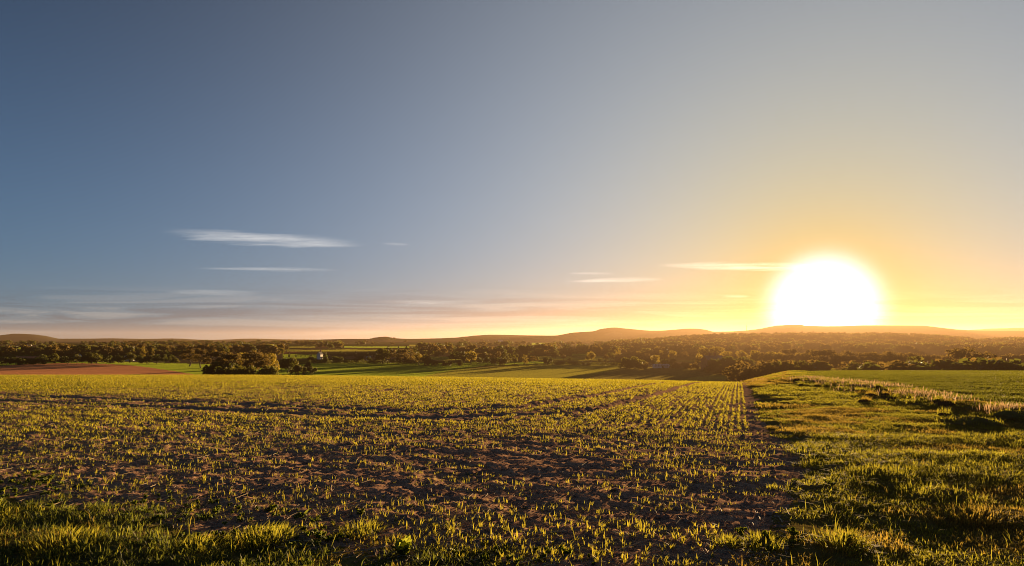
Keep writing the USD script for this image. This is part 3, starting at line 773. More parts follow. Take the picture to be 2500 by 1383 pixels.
instancer('low_weeds', [(rosette(300 + i, s_, n_), M['weed']) for i, (s_, n_) in enumerate(((.055, 7), (.075, 8), (.04, 9), (.09, 6)))], rng.integers(0, 4, len(q)), np.column_stack([q, ground(q[:, 0], q[:, 1]) + .012]), rng.uniform(0, 6.28, len(q)), rng.uniform(.6, 1.3, len(q)), 'low leafy weeds growing through the verge and margin grass', 'weeds')
def stems(seed):
    r = np.random.default_rng(seed)
    n = 6
    return blades(np.column_stack([r.normal(0, .06, (n, 2)), np.full(n, -.02)]), r.uniform(0, 6.28, n), r.uniform(.08, .20, n), np.full(n, .0040), r.uniform(.2, 1.0, n), .7)
q = np.column_stack([rng.uniform(-6, 9, 5000), 4.0 * (14 / 4.0) ** rng.uniform(size=5000)])
q = q[visible(q[:, 0], q[:, 1]) & ((edge_verge(q[:, 0], q[:, 1]) > .1) | (edge_right(q[:, 0], q[:, 1]) > .3))][:260]
instancer('long_stems', [(stems(400 + i), M['grass_dry'] if i % 2 else M['grass']) for i in range(6)], rng.integers(0, 6, len(q)), np.column_stack([q, ground(q[:, 0], q[:, 1])]), rng.uniform(0, 6.28, len(q)), rng.uniform(.6, 1.2, len(q)), 'long bent single grass stems over the verge and margin', 'grass')

# dead pale stalks and dark mounds along the edge of the meadow
def stalk_clump(seed, n, h):
    r = np.random.default_rng(seed)
    base = np.column_stack([r.normal(0, .22, (n, 2)), np.full(n, -.03)])
    return blades(base, r.uniform(0, 6.28, n), r.uniform(.25, 1.1, n) * h, r.uniform(.008, .018, n), r.uniform(0, .8, n), .2)
SP = []
for (k0, k1, n, spread) in ((1, 2, 26, .35), (3, 4, 26, .5), (4, 5, 60, .8), (5, 6, 90, 1.1), (6, 7, 70, 1.0), (7, 8, 60, .9)):
    (x0, y0), (x1, y1) = STRIP[k0], STRIP[k1]
    q = rng.uniform(size=n) ** .8
    c_ = np.column_stack([x0 + (x1 - x0) * q, y0 + (y1 - y0) * q])
    c_ = c_ + rng.normal(0, spread, (n, 2)) * [.5, .7]
    SP.append(c_[meshkit.noise(np.column_stack([c_ * .9, c_[:, 0] * 0]), 91) > .32])
for px, py, n in ((1855, 912, 16), (1862, 920, 16), (1868, 928, 16)):
    x, y = at_pixel(px, py)
    SP.append(np.column_stack([x + rng.normal(0, .5, n), y + rng.normal(0, 1.2, n)]))
SP = np.vstack(SP)
instancer('dead_stalks', [(stalk_clump(950 + i, 12, .19), M['stalk']) for i in range(5)], rng.integers(0, 5, len(SP)), np.column_stack([SP, ground(SP[:, 0], SP[:, 1])]), rng.uniform(0, 6.28, len(SP)), rng.uniform(.6, 1.25, len(SP)), 'pale dead plant stalks standing along the meadow edge', 'dead stalks')

def mound(seed, w_, h):
    r = np.random.default_rng(seed)
    m_ = trimesh.creation.icosphere(4, 1.0)
    v = m_.vertices
    n_ = meshkit.fbm(v * 1.7 + seed, 4, seed)
    v = v * (1 + (n_[:, None] - .5) * .9) * [w_ / 2, w_ / 2 * r.uniform(.6, .8), h]
    v[:, 2] = np.maximum(v[:, 2], -.05)
    v2, f2 = blades(np.column_stack([r.normal(0, w_ * .2, (60, 2)), np.full(60, h * .55)]), r.uniform(0, 6.28, 60), r.uniform(.08, .22, 60), np.full(60, .009), r.uniform(.2, 1.1, 60))
    return (v, m_.faces), (v2, f2)
for i, (px, py, wpx, lab) in enumerate([
    (1946, 934, 15, 'small dark earth mound farthest down the stalk strip'), (1958, 942, 22, 'flat dark mound just below the farthest mound'), (1997, 945, 17, 'dark round mound beside the sun streak, left of the stalks'),
    (2018, 946, 13, 'little dark mound among the first pale stalks'), (2038, 945, 14, 'little dark mound behind the pale stalks'), (2103, 961, 24, 'dark earth mound in front of the densest stalks'),
    (2100, 966, 20, 'low grassy mound at the foot of the dense stalks'), (2144, 959, 18, 'dark mound inside the dense stalks'), (2165, 973, 24, 'large dark mound, left of a touching pair'),
    (2181, 979, 24, 'large dark mound, right of a touching pair'), (2127, 970, 30, 'long pale topped clod bank before the stalks'), (2172, 949, 12, 'lone small mound in the open meadow'),
    (2313, 1001, 38, 'biggest dark mound with a straw leaning over it'), (2292, 995, 26, 'low dark mound touching the biggest one'), (2112, 984, 34, 'flat grassy hump in the margin grass'), (2305, 1017, 36, 'wide grassy hump below the biggest mound')]):
    x, y = at_pixel(px, py)
    w_ = wpx / F * y
    t_ = thing('earth_mound', lab, 'mound', (x, y, float(ground(x, y)) - .02), rng.uniform(-20, 20))
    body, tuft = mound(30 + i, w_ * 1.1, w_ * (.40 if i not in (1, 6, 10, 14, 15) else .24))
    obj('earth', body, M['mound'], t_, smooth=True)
    obj('grass_tuft', tuft, M['grass'] if i % 2 else M['grass_dry'], t_)
for i, (px, py, w_, h, lab) in enumerate([(2370, 1036, 1.3, .17, 'dark shadowed grass bank at the right, below the stalks'), (2480, 1027, 1.0, .17, 'dark grass bank at the right edge of the picture'), (2150, 1165, .9, .11, 'low dark tussock bank in the middle of the margin'), (2290, 1215, .8, .10, 'reddish bare hummock low in the right margin')]):
    x, y = at_pixel(px, py)
    t_ = thing('grass_bank', lab, 'bank', (x, y, float(ground(x, y)) - .03), rng.uniform(-15, 15))
    body, tuft = mound(60 + i, w_, h)
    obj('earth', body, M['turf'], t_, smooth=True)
    v, f = tuft_patch(w_ * .8, 500, .06, .15, .008, 70 + i)
    v[:, 2] += np.repeat(h * .7 * np.exp(-((v[::5, 0] / (w_ * .42)) ** 2 + (v[::5, 1] / (w_ * .3)) ** 2)), 5)
    obj('grass_tuft', (v, f), M['grass'], t_)

# ---------------------------------------------------------------- trees
def limb(p0, p1, r0, r1, sides=6, seg=4, sway=0.06, r=None):
    ts = np.linspace(0, 1, seg + 1)
    L = np.linalg.norm(np.subtract(p1, p0))
    off = np.zeros((seg + 1, 3))
    if r is not None:
        off[1:-1] = r.normal(0, sway * L, (seg - 1, 3))
    c_ = np.outer(1 - ts, p0) + np.outer(ts, p1) + off
    rad = r0 + (r1 - r0) * ts
    a_ = np.linspace(0, 2 * np.pi, sides, endpoint=False)
    d = np.subtract(p1, p0) / L
    u = np.cross(d, [0, 0, 1.0] if abs(d[2]) < .9 else [1.0, 0, 0]); u /= np.linalg.norm(u); w_ = np.cross(d, u)
    v = (c_[:, None] + rad[:, None, None] * (np.cos(a_)[None, :, None] * u + np.sin(a_)[None, :, None] * w_)).reshape(-1, 3)
    f = []
    for i in range(seg):
        for k in range(sides):
            a0, b0 = i * sides + k, i * sides + (k + 1) % sides
            f += [[a0, b0, b0 + sides], [a0, b0 + sides, a0 + sides]]
    return v, np.array(f)


def join(parts):
    vs, fs, n = [], [], 0
    for v, f in parts:
        vs.append(np.asarray(v)); fs.append(np.asarray(f) + n); n += len(v)
    return np.vstack(vs), np.vstack(fs)


def leaf_quads(c_, size, r, flat=0.0):
    n = len(c_)
    nrm = r.normal(0, 1, (n, 3)); nrm[:, 2] = nrm[:, 2] * (1 - flat) + flat * 2
    nrm /= np.linalg.norm(nrm, axis=1)[:, None]
    u = np.cross(nrm, r.normal(0, 1, (n, 3))); u /= np.linalg.norm(u, axis=1)[:, None]
    w_ = np.cross(nrm, u)
    s = (np.asarray(size) * r.uniform(.6, 1.3, n))[:, None]
    v = np.stack([c_ - u * s * .5, c_ + w_ * s * .35, c_ + u * s * .5, c_ - w_ * s * .35], 1).reshape(-1, 3)
    f = (np.arange(n)[:, None, None] * 4 + np.array([[0, 1, 2], [0, 2, 3]])[None]).reshape(-1, 3)
    return v, f


def make_tree(kind, seed, n, size):
    """A tree one unit tall: (trunk with limbs, crown of leaf clumps)."""
    r = np.random.default_rng(seed)
    lobes, wood = [], []
    if kind == 'broad':
        wood.append(limb((0, 0, -.03), (r.normal(0, .02), r.normal(0, .02), .55), .030, .014, r=r))
        for k in range(9):
            a_, z_ = k * 2.4 + r.uniform(-.4, .4), r.uniform(.36, .84)
            rad = .30 * math.sqrt(max(.1, 1 - ((z_ - .55) / .42) ** 2)) * r.uniform(.7, 1.1)
            p = np.array([rad * math.cos(a_), rad * math.sin(a_), z_])
            wood.append(limb((0, 0, .2 + .3 * z_ * .6), p, .012, .003, 5, 3, .05, r))
            lobes.append((p, r.uniform(.13, .20)))
        lobes.append((np.array([r.normal(0, .04), r.normal(0, .04), .83]), .17)); lobes.append((np.array([0, 0, .55]), .2))
    elif kind == 'tall':
        wood.append(limb((0, 0, -.03), (0, 0, .8), .024, .006, r=r))
        for k in range(10):
            z_ = .22 + .70 * k / 9
            a_ = k * 2.4
            rad = .10 * math.sin(math.pi * min(1, (z_ - .08) / .95)) + .02
            p = np.array([rad * math.cos(a_), rad * math.sin(a_), z_])
            wood.append(limb((0, 0, z_ - .1), p, .008, .003, 5, 3, .04, r))
            lobes.append((p, r.uniform(.075, .125) * (1.25 - .6 * z_)))
    elif kind == 'conifer':
        wood.append(limb((0, 0, -.03), (0, 0, .96), .022, .004, r=r))
        for k in range(16):
            z_ = .10 + .86 * k / 15
            rad = .19 * (1 - z_) + .02
            for j in range(3):
                a_ = k * 1.3 + j * 2.1
                lobes.append((np.array([rad * .6 * math.cos(a_), rad * .6 * math.sin(a_), z_]), rad * .62 + .012))
    elif kind == 'bush':
        for k in range(4):
            a_ = k * 1.57 + r.uniform(-.4, .4)
            wood.append(limb((.04 * math.cos(a_), .04 * math.sin(a_), -.03), (.3 * math.cos(a_), .3 * math.sin(a_), .6), .022, .006, r=r))
        for k in range(11):
            a_ = k * 2.4
            rad = r.uniform(.1, .48)
            lobes.append((np.array([rad * math.cos(a_), rad * math.sin(a_), r.uniform(.22, .80) * (1 - .45 * rad)]), r.uniform(.17, .27)))
    elif kind == 'bare':
        wood.append(limb((0, 0, -.03), (r.normal(0, .02), 0, .5), .032, .016, r=r))
        for k in range(16):
            a_, z_ = k * 2.4, r.uniform(.45, .95)
            rad = .36 * math.sqrt(max(.05, 1 - ((z_ - .58) / .45) ** 2)) * r.uniform(.6, 1.05)
            p = np.array([rad * math.cos(a_), rad * math.sin(a_), z_])
            wood.append(limb((0, 0, .2 + .35 * z_ * .7), p, .011, .002, 5, 3, .06, r))
            for _ in range(3):
                q = p + r.normal(0, .08, 3)
                wood.append(limb(p * .75 + np.array([0, 0, .1]), q, .004, .001, 3, 2, .05, r))
            lobes.append((p, r.uniform(.10, .16)))
    vol = np.array([l[1] for l in lobes]) ** 2
    which = r.choice(len(lobes), n, p=vol / vol.sum())
    d = r.normal(0, 1, (n, 3)); d /= np.linalg.norm(d, axis=1)[:, None]
    rad = np.array([l[1] for l in lobes])[which] * (r.uniform(.25, 1, n) ** .45)
    c_ = np.array([l[0] for l in lobes])[which] + d * rad[:, None]
    c_[:, 2] = np.clip(c_[:, 2], .03 if kind == 'bush' else .10, None)
    crown = leaf_quads(c_, size, r, 0.15)
    v, f = crown
    top = v[:, 2].max()
    return join(wood), (v * [1, 1, 1 / top], f)


TREES = {}
def tree_kind(key, kind, mat, seed, n, size):
    p = kind_prim(key)
    wood, crown = make_tree(kind, seed, n, size)
    usdkit.mesh(stage, p + '/trunk', wood, M['bark'], True)
    usdkit.mesh(stage, p + '/crown', crown, M[mat])
    TREES.setdefault(key.rsplit('_', 1)[0], []).append(p)
for i in range(3): tree_kind('broad_green_%d' % i, 'broad', 't_green', 10 + i, 1700, .075)
for i in range(3): tree_kind('broad_dark_%d' % i, 'broad', 't_dark', 20 + i, 1700, .075)
for i in range(2): tree_kind('broad_gold_%d' % i, 'broad', 't_gold', 30 + i, 1600, .070)
for i in range(3): tree_kind('broad_brown_%d' % i, 'bare', 't_brown', 40 + i, 1900, .060)
for i in range(2): tree_kind('tall_gold_%d' % i, 'tall', 't_gold', 50 + i, 900, .055)
for i in range(2): tree_kind('tall_green_%d' % i, 'tall', 't_green', 55 + i, 900, .055)
for i in range(2): tree_kind('tall_brown_%d' % i, 'tall', 't_brown', 58 + i, 800, .050)
for i in range(2): tree_kind('conifer_%d' % i, 'conifer', 't_conif', 60 + i, 1500, .050)
for i in range(3): tree_kind('bush_green_%d' % i, 'bush', 't_green', 70 + i, 1300, .11)
for i in range(3): tree_kind('bush_dark_%d' % i, 'bush', 't_dark', 80 + i, 1300, .11)
for i in range(2): tree_kind('bush_brown_%d' % i, 'bush', 't_brown', 90 + i, 1200, .10)


def plant(kind, px, top, dist, label, width=1.0, group=None, minh=1.5):
    x, y, z = at(px, dist)
    h = max(minh, EYE + (HY - top) / F * dist - z)
    pool = TREES[kind]
    name = 'bush' if kind.startswith('bush') else ('conifer_tree' if kind.startswith('conifer') else 'tree')
    cat = {'bush': 'bush', 'tree': 'tree', 'conifer_tree': 'conifer'}[name]
    copy_of(pool[int(rng.integers(0, len(pool)))], name, label, cat, (x, y, z), rng.uniform(0, 360), (h * width, h * width, h), group)


for kind, px, top, dist, wd, lab in [
    # the brown copse left of centre
    ('broad_brown', 462, 852, 420, 1.25, 'big dark brown tree at the left end of the copse'),
    ('broad_brown', 490, 853, 400, 1.1, 'russet brown tree, second from the left in the copse'),
    ('broad_brown', 528, 855, 330, 1.3, 'dim brown tree behind the middle of the copse'),
    ('broad_brown', 562, 861, 292, 1.15, 'rounded olive brown tree with a lit rim in the copse'),
    ('broad_gold', 588, 860, 300, .95, 'yellow topped tree in the middle of the copse'),
    ('broad_brown', 632, 855, 286, .95, 'tall brown tree with a visible trunk at the right of the copse'),
    ('broad_brown', 612, 858, 292, .9, 'slim brown tree left of the tall trunked one'),
    ('broad_gold', 660, 862, 300, .85, 'pale yellow green tree at the right edge of the copse'),
    ('bush_dark', 520, 881, 268, 1.1, 'dark bush at the left foot of the copse'), ('bush_dark', 560, 885, 262, 1.2, 'dark broad bush in the front of the copse'),
    ('bush_green', 582, 886, 258, 1.1, 'sunlit green bush in the front middle of the copse'), ('bush_green', 606, 892, 258, 1.0, 'low green bush beside the sunlit one in the copse'),
    ('bush_green', 642, 892, 258, 1.2, 'olive bush under the tall trunked tree'), ('bush_green', 664, 894, 260, 1.0, 'olive bush at the right foot of the copse'),
    ('bush_dark', 545, 898, 256, 1.3, 'low dark scrub in front of the copse'),
    ('broad_dark', 702, 874, 345, 1.2, 'dark spreading tree right of the copse'), ('broad_green', 714, 872, 350, 1.0, 'green rimmed tree right of the copse'), ('broad_dark', 688, 876, 350, 1.0, 'dark small tree touching the copse on its right'),
    ('bush_green', 726, 889, 325, 1.2, 'round green bush left of a row of three in the green field'), ('bush_dark', 742, 893, 328, .9, 'middle bush of the row of three in the green field'), ('bush_dark', 763, 894, 325, .9, 'dark lone bush right end of the row in the green field'),
    ('bush_dark', 752, 883, 380, 1.0, 'flat topped dark bush behind the row of three'),
    # golden poplars left
    ('tall_gold', 347, 846, 560, 1.5, 'tall golden poplar rising from the dark hedge on the left'), ('tall_gold', 356, 851, 565, 1.3, 'shorter golden poplar beside the tall one'), ('tall_gold', 373, 849, 570, .9, 'slim golden poplar right of the pair'),
    ('broad_brown', 389, 855, 620, .9, 'small round pinkish tree behind the poplars'), ('broad_brown', 402, 857, 620, .8, 'smaller round pinkish tree right of its twin'),
    # group of tall trees in the middle
    ('broad_green', 935, 849, 455, 1.15, 'round bright olive tree left in the middle tree group'), ('conifer', 921, 857, 470, 1.2, 'dark pointed tree left of the round olive tree'),
    ('broad_brown', 955, 853, 470, 1.1, 'brown tree right of the round olive tree'), ('broad_dark', 948, 846, 520, .9, 'flat dark pine top behind the olive tree'), ('conifer', 973, 846, 470, .9, 'pointed dark spruce left of two in the middle group'),
    ('broad_brown', 983, 852, 450, 1.0, 'russet tree below the pointed spruces'), ('conifer', 992, 844, 470, 1.2, 'tallest dark spruce of the middle group'), ('tall_brown', 1003, 850, 465, 1.6, 'brown upright tree right of the tallest spruce'),
    ('tall_green', 1012, 846, 480, 1.6, 'upright green tree at the right of the middle group'), ('broad_gold', 1022, 863, 440, 1.1, 'yellow green low tree below the upright green tree'), ('broad_gold', 1037, 866, 435, 1.2, 'yellow green tree with bare trunk at the field corner'),
    ('bush_dark', 1046, 875, 432, 1.2, 'dark bush by the field corner trees'), ('bush_dark', 1062, 880, 430, 1.2, 'dark bush in the hedge below the small tan field'), ('bush_dark', 1086, 880, 430, 1.1, 'two lobed dark bush in the hedge below the tan field'),
    ('bush_dark', 1100, 882, 428, 1.0, 'low dark bush in the hedge below the tan field, further right'), ('bush_dark', 1122, 879, 430, 1.2, 'broad dark bush near the right end of the tan field'),
    ('broad_dark', 1112, 858, 470, 1.3, 'dark round tree behind the tan field, left'), ('broad_dark', 1135, 858, 470, 1.1, 'dark round tree behind the tan field, right'), ('broad_gold', 1150, 856, 450, 1.1, 'sunlit golden tree at the right end of the tan field'),
    ('broad_dark', 1170, 872, 445, 1.2, 'dark rounded tree right of the golden one'), ('broad_dark', 1190, 871, 445, 1.1, 'dark rounded tree, second right of the golden one'), ('bush_dark', 1212, 873, 440, 1.5, 'smooth broad dark bush in the right hedge'), ('bush_green', 1228, 875, 440, 1.0, 'pale rimmed round bush right of the broad dark one'),
    ('tall_green', 1236, 861, 460, 1.6, 'upright pale tree in the hedge row'), ('broad_green', 1256, 866, 455, .9, 'small pale green tree in the hedge row'), ('tall_gold', 1282, 866, 452, 1.8, 'slanting yellow tree in the hedge row'), ('broad_brown', 1302, 869, 455, .9, 'brown rimmed tree at the right end of the hedge row'),
    # solitary trees right of the middle
    ('bush_dark', 1338, 871, 440, .95, 'dark clipped bush at the start of the long low hedge'), ('broad_dark', 1331, 877, 440, .8, 'small dark shrub against the clipped bush'),
    ('broad_green', 1356, 858, 560, 1.3, 'pale dome shaped tree behind the long low hedge'), ('broad_brown', 1376, 866, 540, 1.2, 'pinkish round tree right of the dome shaped one'), ('bush_dark', 1391, 873, 520, 1.2, 'small dark hedge clump right of the pinkish tree'),
    ('broad_gold', 1443, 858, 500, 1.05, 'round golden yellow tree standing alone'), ('broad_gold', 1434, 868, 500, .8, 'smaller golden tree at the foot of the round golden one'),
    ('tall_gold', 1507, 850, 600, 2.0, 'bright yellow topped tree above the hedge end'), ('broad_green', 1492, 860, 520, 1.2, 'olive tree below the bright yellow top'), ('broad_brown', 1480, 866, 500, 1.0, 'dull olive tree left of the hedge end'), ('bush_dark', 1465, 876, 470, 1.2, 'dark shrub on the long hedge, left'), ('bush_dark', 1478, 877, 470, 1.1, 'dark shrub on the long hedge, middle'),
    ('bush_green', 1530, 872, 385, 1.3, 'big feathery willow bush at the field corner, left half'), ('bush_green', 1550, 870, 390, 1.4, 'big feathery willow bush at the field corner, right half'), ('bush_brown', 1575, 884, 380, 1.2, 'brown scrub right of the willow bush'),
    ('broad_gold', 1600, 867, 440, 1.1, 'round golden tree right of the willow'), ('broad_dark', 1596, 878, 420, 1.1, 'dark shrub under the round golden tree'),
    ('conifer', 1627, 846, 560, 1.7, 'tall orange lit conifer right of centre'), ('tall_gold', 1614, 855, 560, 1.6, 'slim golden tree left of the tall conifer'), ('broad_gold', 1641, 856, 520, 1.0, 'golden crowned tree right of the tall conifer'), ('broad_brown', 1580, 862, 560, 1.2, 'brown round tree beside the slim golden tree'), ('broad_brown', 1670, 858, 560, 1.2, 'rosy brown tree right of the golden crowned one'),
    ('bush_dark', 1636, 874, 420, 1.1, 'dark flat topped tree above the pale scrub'), ('bush_dark', 1622, 876, 415, .9, 'dark round shrub left of the flat topped tree'), ('bush_brown', 1650, 883, 390, 1.2, 'pale rimmed scrub left of the house'), ('bush_brown', 1676, 882, 385, 1.3, 'pale rimmed scrub in front of the house, left'), ('bush_brown', 1695, 884, 380, 1.1, 'pale rimmed scrub nearest the house'),
    ('broad_gold', 1706, 866, 430, .9, 'glowing yellow small tree left of the house'), ('broad_gold', 1720, 849, 520, 1.3, 'tall glowing yellow tree behind the house, left'), ('tall_gold', 1738, 850, 520, 2.2, 'tall glowing yellow tree behind the house, middle'), ('broad_gold', 1752, 846, 540, 1.4, 'tallest glowing yellow tree behind the house'), ('broad_gold', 1775, 858, 480, 1.3, 'broad yellow tree behind the big dark bush, left'), ('broad_gold', 1810, 855, 500, 1.3, 'broad yellow tree behind the big dark bush, right'),
    ('bush_dark', 1745, 875, 345, 1.3, 'big dark evergreen mass, left part beside the house'), ('bush_dark', 1772, 869, 340, 1.3, 'big dark evergreen mass, middle part'), ('bush_dark', 1800, 871, 338, 1.3, 'big dark evergreen mass, right middle part'), ('bush_dark', 1815, 870, 336, 1.2, 'big dark evergreen mass, rounded right end'), ('bush_brown', 1760, 890, 325, 1.6, 'brown scrub at the foot of the dark evergreens'),
    # the two conifers on the skyline
    ('conifer', 1958, 808, 1500, 1.35, 'left one of the two conifers on the orange skyline'), ('conifer', 1985, 808, 1500, 1.2, 'right one of the two conifers on the orange skyline'),
    # right
    ('bush_brown', 2348, 871, 150, 1.5, 'dark rounded hedge tree at the right, left end'), ('broad_brown', 2360, 846, 240, 1.5, 'large round bare brown tree above the right hedge'), ('broad_brown', 2186, 857, 300, 1.2, 'dome shaped tree with bare branches in the glow'), ('broad_green', 2235, 869, 190, 1.2, 'greyish round tree right of the white van'),
    ('broad_brown', 2010, 852, 330, 1.5, 'broad orange hazed tree in the sun streak'), ('broad_brown', 2085, 856, 330, 1.4, 'broad orange hazed tree right of the sun streak'), ('broad_brown', 2110, 860, 320, 1.0, 'smaller orange hazed tree beside the broad one'), ('tall_brown', 1908, 840, 520, .8, 'slim leaning bare tree in the orange haze')]:
    plant(kind, px, top, dist, lab, wd)

# rows of hedgerow trees that look alike share a label
ORD = 'first second third fourth fifth sixth seventh eighth ninth tenth eleventh twelfth thirteenth fourteenth fifteenth'.split()
LOOKS = dict(broad_green='olive rounded tree', broad_dark='dark rounded tree', broad_gold='golden rounded tree', broad_brown='brown thin crowned tree', tall_gold='golden upright tree', tall_green='green upright tree', tall_brown='brown upright tree', conifer='dark pointed tree', bush_green='green bush', bush_dark='dark bush', bush_brown='brown bush')
def hedge_row(px0, px1, d0, d1, t0, t1, n, kinds, where, group, wmin=.75, wmax=1.7, jt=4.5):
    """Trees of one hedge, each told apart by its look and its place in the row."""
    row = []
    for i in range(n):
        q = (i + rng.uniform(.1, .9)) / n
        px, d, tp = px0 + (px1 - px0) * q, d0 + (d1 - d0) * q + rng.normal(0, 5), t0 + (t1 - t0) * q + rng.normal(0, jt)
        kind = kinds[int(rng.integers(0, len(kinds)))]
        if not (abs(px - 2190) < 26 and d < 250): row.append((px, tp, d, kind, rng.uniform(wmin, wmax)))
    for i, (px, tp, d, kind, w_) in enumerate(row):
        k_ = len(row) - 1 - i
        place = ORD[i] + ' from the left' if i <= k_ else ('last' if k_ == 0 else ORD[k_] + ' from the right')
        plant(kind, px, tp, d, f'{LOOKS[kind]}, {place} in the {where}', w_, group)
BD, BG, BB = 'bush_dark', 'bush_green', 'bush_brown'
hedge_row(2, 110, 440, 455, 876, 874, 11, [BD, BD, 'broad_dark'], 'hedge behind the ploughed field', 'dark hedge behind the ploughed field')
hedge_row(105, 430, 470, 470, 869, 870, 26, ['broad_dark', BD, 'broad_dark', 'broad_green', BG], 'long hedgerow above the ploughed field', 'long hedgerow above the ploughed field')
hedge_row(2, 420, 640, 640, 862, 860, 26, ['broad_dark', BD, 'broad_brown', 'broad_green'], 'farther shaded hedgerow on the left', 'second hedgerow on the left')
hedge_row(755, 1000, 490, 480, 876, 875, 20, ['broad_dark', BD, BD], 'hedge beyond the bright green field', 'hedge beyond the bright green field')
hedge_row(690, 930, 620, 620, 865, 863, 18, ['broad_dark', BD, 'conifer'], 'hedge behind the white cottage', 'hedge around the white cottage', .8, 1.3)
hedge_row(1160, 1310, 520, 510, 864, 866, 14, ['broad_dark', 'broad_green', BG, 'broad_brown'], 'hedgerow right of the tan field', 'hedgerow right of the tan field')
hedge_row(1040, 1350, 700, 720, 858, 858, 18, ['broad_dark', 'broad_brown', 'broad_green'], 'far central hedge', 'far hedge at the centre')
hedge_row(1560, 1720, 640, 640, 857, 855, 14, ['broad_brown', 'broad_gold', 'broad_green', 'tall_gold'], 'tree belt behind the house', 'tree belt behind the house')
hedge_row(1835, 2000, 430, 400, 858, 860, 15, ['broad_brown', 'broad_gold', 'tall_gold', 'broad_gold'], 'glowing belt under the sun', 'glowing trees left of the sun streak')
hedge_row(1830, 2130, 210, 190, 879, 880, 20, [BB, BG, BB], 'hedge along the far meadow edge', 'hedge along the far meadow edge', 1.2, 1.8, 2)
hedge_row(2120, 2330, 160, 150, 881, 880, 14, [BD, BB, BD], 'hedge right of the white van', 'hedge at the right of the meadow', 1.2, 1.8, 2)
hedge_row(2330, 2498, 140, 140, 873, 877, 13, [BD, BD, BB], 'hedge by the farm shed', 'hedge by the farm shed', 1.2, 1.7, 1.5)
hedge_row(2000, 2500, 300, 330, 864, 862, 18, ['broad_brown', 'broad_green', 'broad_brown'], 'hazy trees behind the right hedge', 'trees in the haze behind the right hedge', 1.0, 1.5)

# the long low hedge
def hedge_mesh(p0, p1, w_, h, n, seed):
    r = np.random.default_rng(seed)
    q = r.uniform(size=n)
    x = p0[0] + (p1[0] - p0[0]) * q + r.normal(0, w_ * .3, n); y = p0[1] + (p1[1] - p0[1]) * q + r.normal(0, w_ * .3, n)
    top = h * (.85 + .3 * meshkit.noise(np.column_stack([x * .3, y * .3, x * 0]), seed))
    z = terrain(x, y) + top * r.uniform(0, 1, n) ** .8
    return leaf_quads(np.column_stack([x, y, z]), .55, r)
a_, b_ = at(1346, 445), at(1512, 430)
tag(obj('hedge', hedge_mesh(a_, b_, 1.6, 2.0, 3600, 5), M['t_dark']), 'long low clipped dark hedge right of the clipped bush', 'hedge')
a_, b_ = at(755, 468), at(1010, 462)
tag(obj('hedge', hedge_mesh(a_, b_, 1.8, 2.2, 3600, 6), M['t_dark']), 'low dark hedge along the far edge of the bright green field', 'hedge')

# woods and the wooded country beyond, which read as one mass
farlook = [('broad', 't_green', 400, .17), ('broad', 't_dark', 400, .17), ('bare', 't_brown', 420, .15), ('bush', 't_green', 340, .22), ('bare', 't_brown', 420, .15), ('conifer', 't_conif', 380, .10)]
fp = [(make_tree(k_, 200 + i, n_, s_)[1], M[m_]) for i, (k_, m_, n_, s_) in enumerate(farlook)]
N0 = 7500
d = 640 * (2500 / 640) ** rng.uniform(size=N0)
x = d * rng.uniform(-.80, .86, N0)
g = meshkit.fbm(np.column_stack([x * .0045, d * .0035, x * 0]), 4, 77)
strip = np.zeros(N0, bool)
for q0, q1, r0, r1, _ in FAR_STRIPS:
    dd_ = np.array([dist_at((q0 + q1) / 2, r1), dist_at((q0 + q1) / 2, r0)])
    pxx = CX + F * x / d
    strip |= (pxx > q0 - 4) & (pxx < q1 + 4) & (d > dd_[0] * .74) & (d < dd_[1])
hedge = np.abs(meshkit.noise(np.column_stack([x * .004, d * .004, x * 0 + 9]), 78) - .5) < .035
k_ = (g > np.where((d < 2200) & (np.abs(x / d) < .33), .615, .55)) | hedge
k_ &= ~strip
x, d = x[k_], d[k_]
px = CX + F * x / d
t_ = (px > 1500) & (d > 800) & (d < 1700)
keep = ~t_
x, d = x[keep], d[keep]
xw = rng.uniform(1480, 2560, 5200); dw = rng.uniform(760, 1560, 5200)
xw, yw = (xw - CX) / F * dw, dw
x, d = np.concatenate([x, xw]), np.concatenate([d, yw])
wood = np.arange(len(x)) >= len(x) - 5200
idx = np.where(wood, rng.choice([0, 2, 2, 4, 4, 3], len(x)), rng.choice([0, 1, 1, 2, 2, 3, 4], len(x)))
hh = 3.5 + 8.5 * rng.uniform(size=len(x)) ** 2
z = ground(x, d)
instancer('distant_woodland', fp, idx, np.column_stack([x, d, z]), rng.uniform(0, 6.28, len(x)), np.column_stack([hh * 1.2, hh * 1.2, hh]), 'hazy woods and hedges covering the valley out to the hills', 'woodland')
# conifers along the skyline of the wood
pxs = np.concatenate([rng.uniform(1650, 1870, 90), rng.uniform(1870, 2240, 60)])
dd = np.full(len(pxs), 1500.) + rng.normal(0, 25, len(pxs))
xx = (pxs - CX) / F * dd
instancer('skyline_conifers', [fp[5]], np.zeros(len(xx), int), np.column_stack([xx, dd, ground(xx, dd)]), rng.uniform(0, 6.28, len(xx)), rng.uniform(5.5, 11, len(xx)), 'row of small conifers along the skyline of the orange wood', 'conifers')

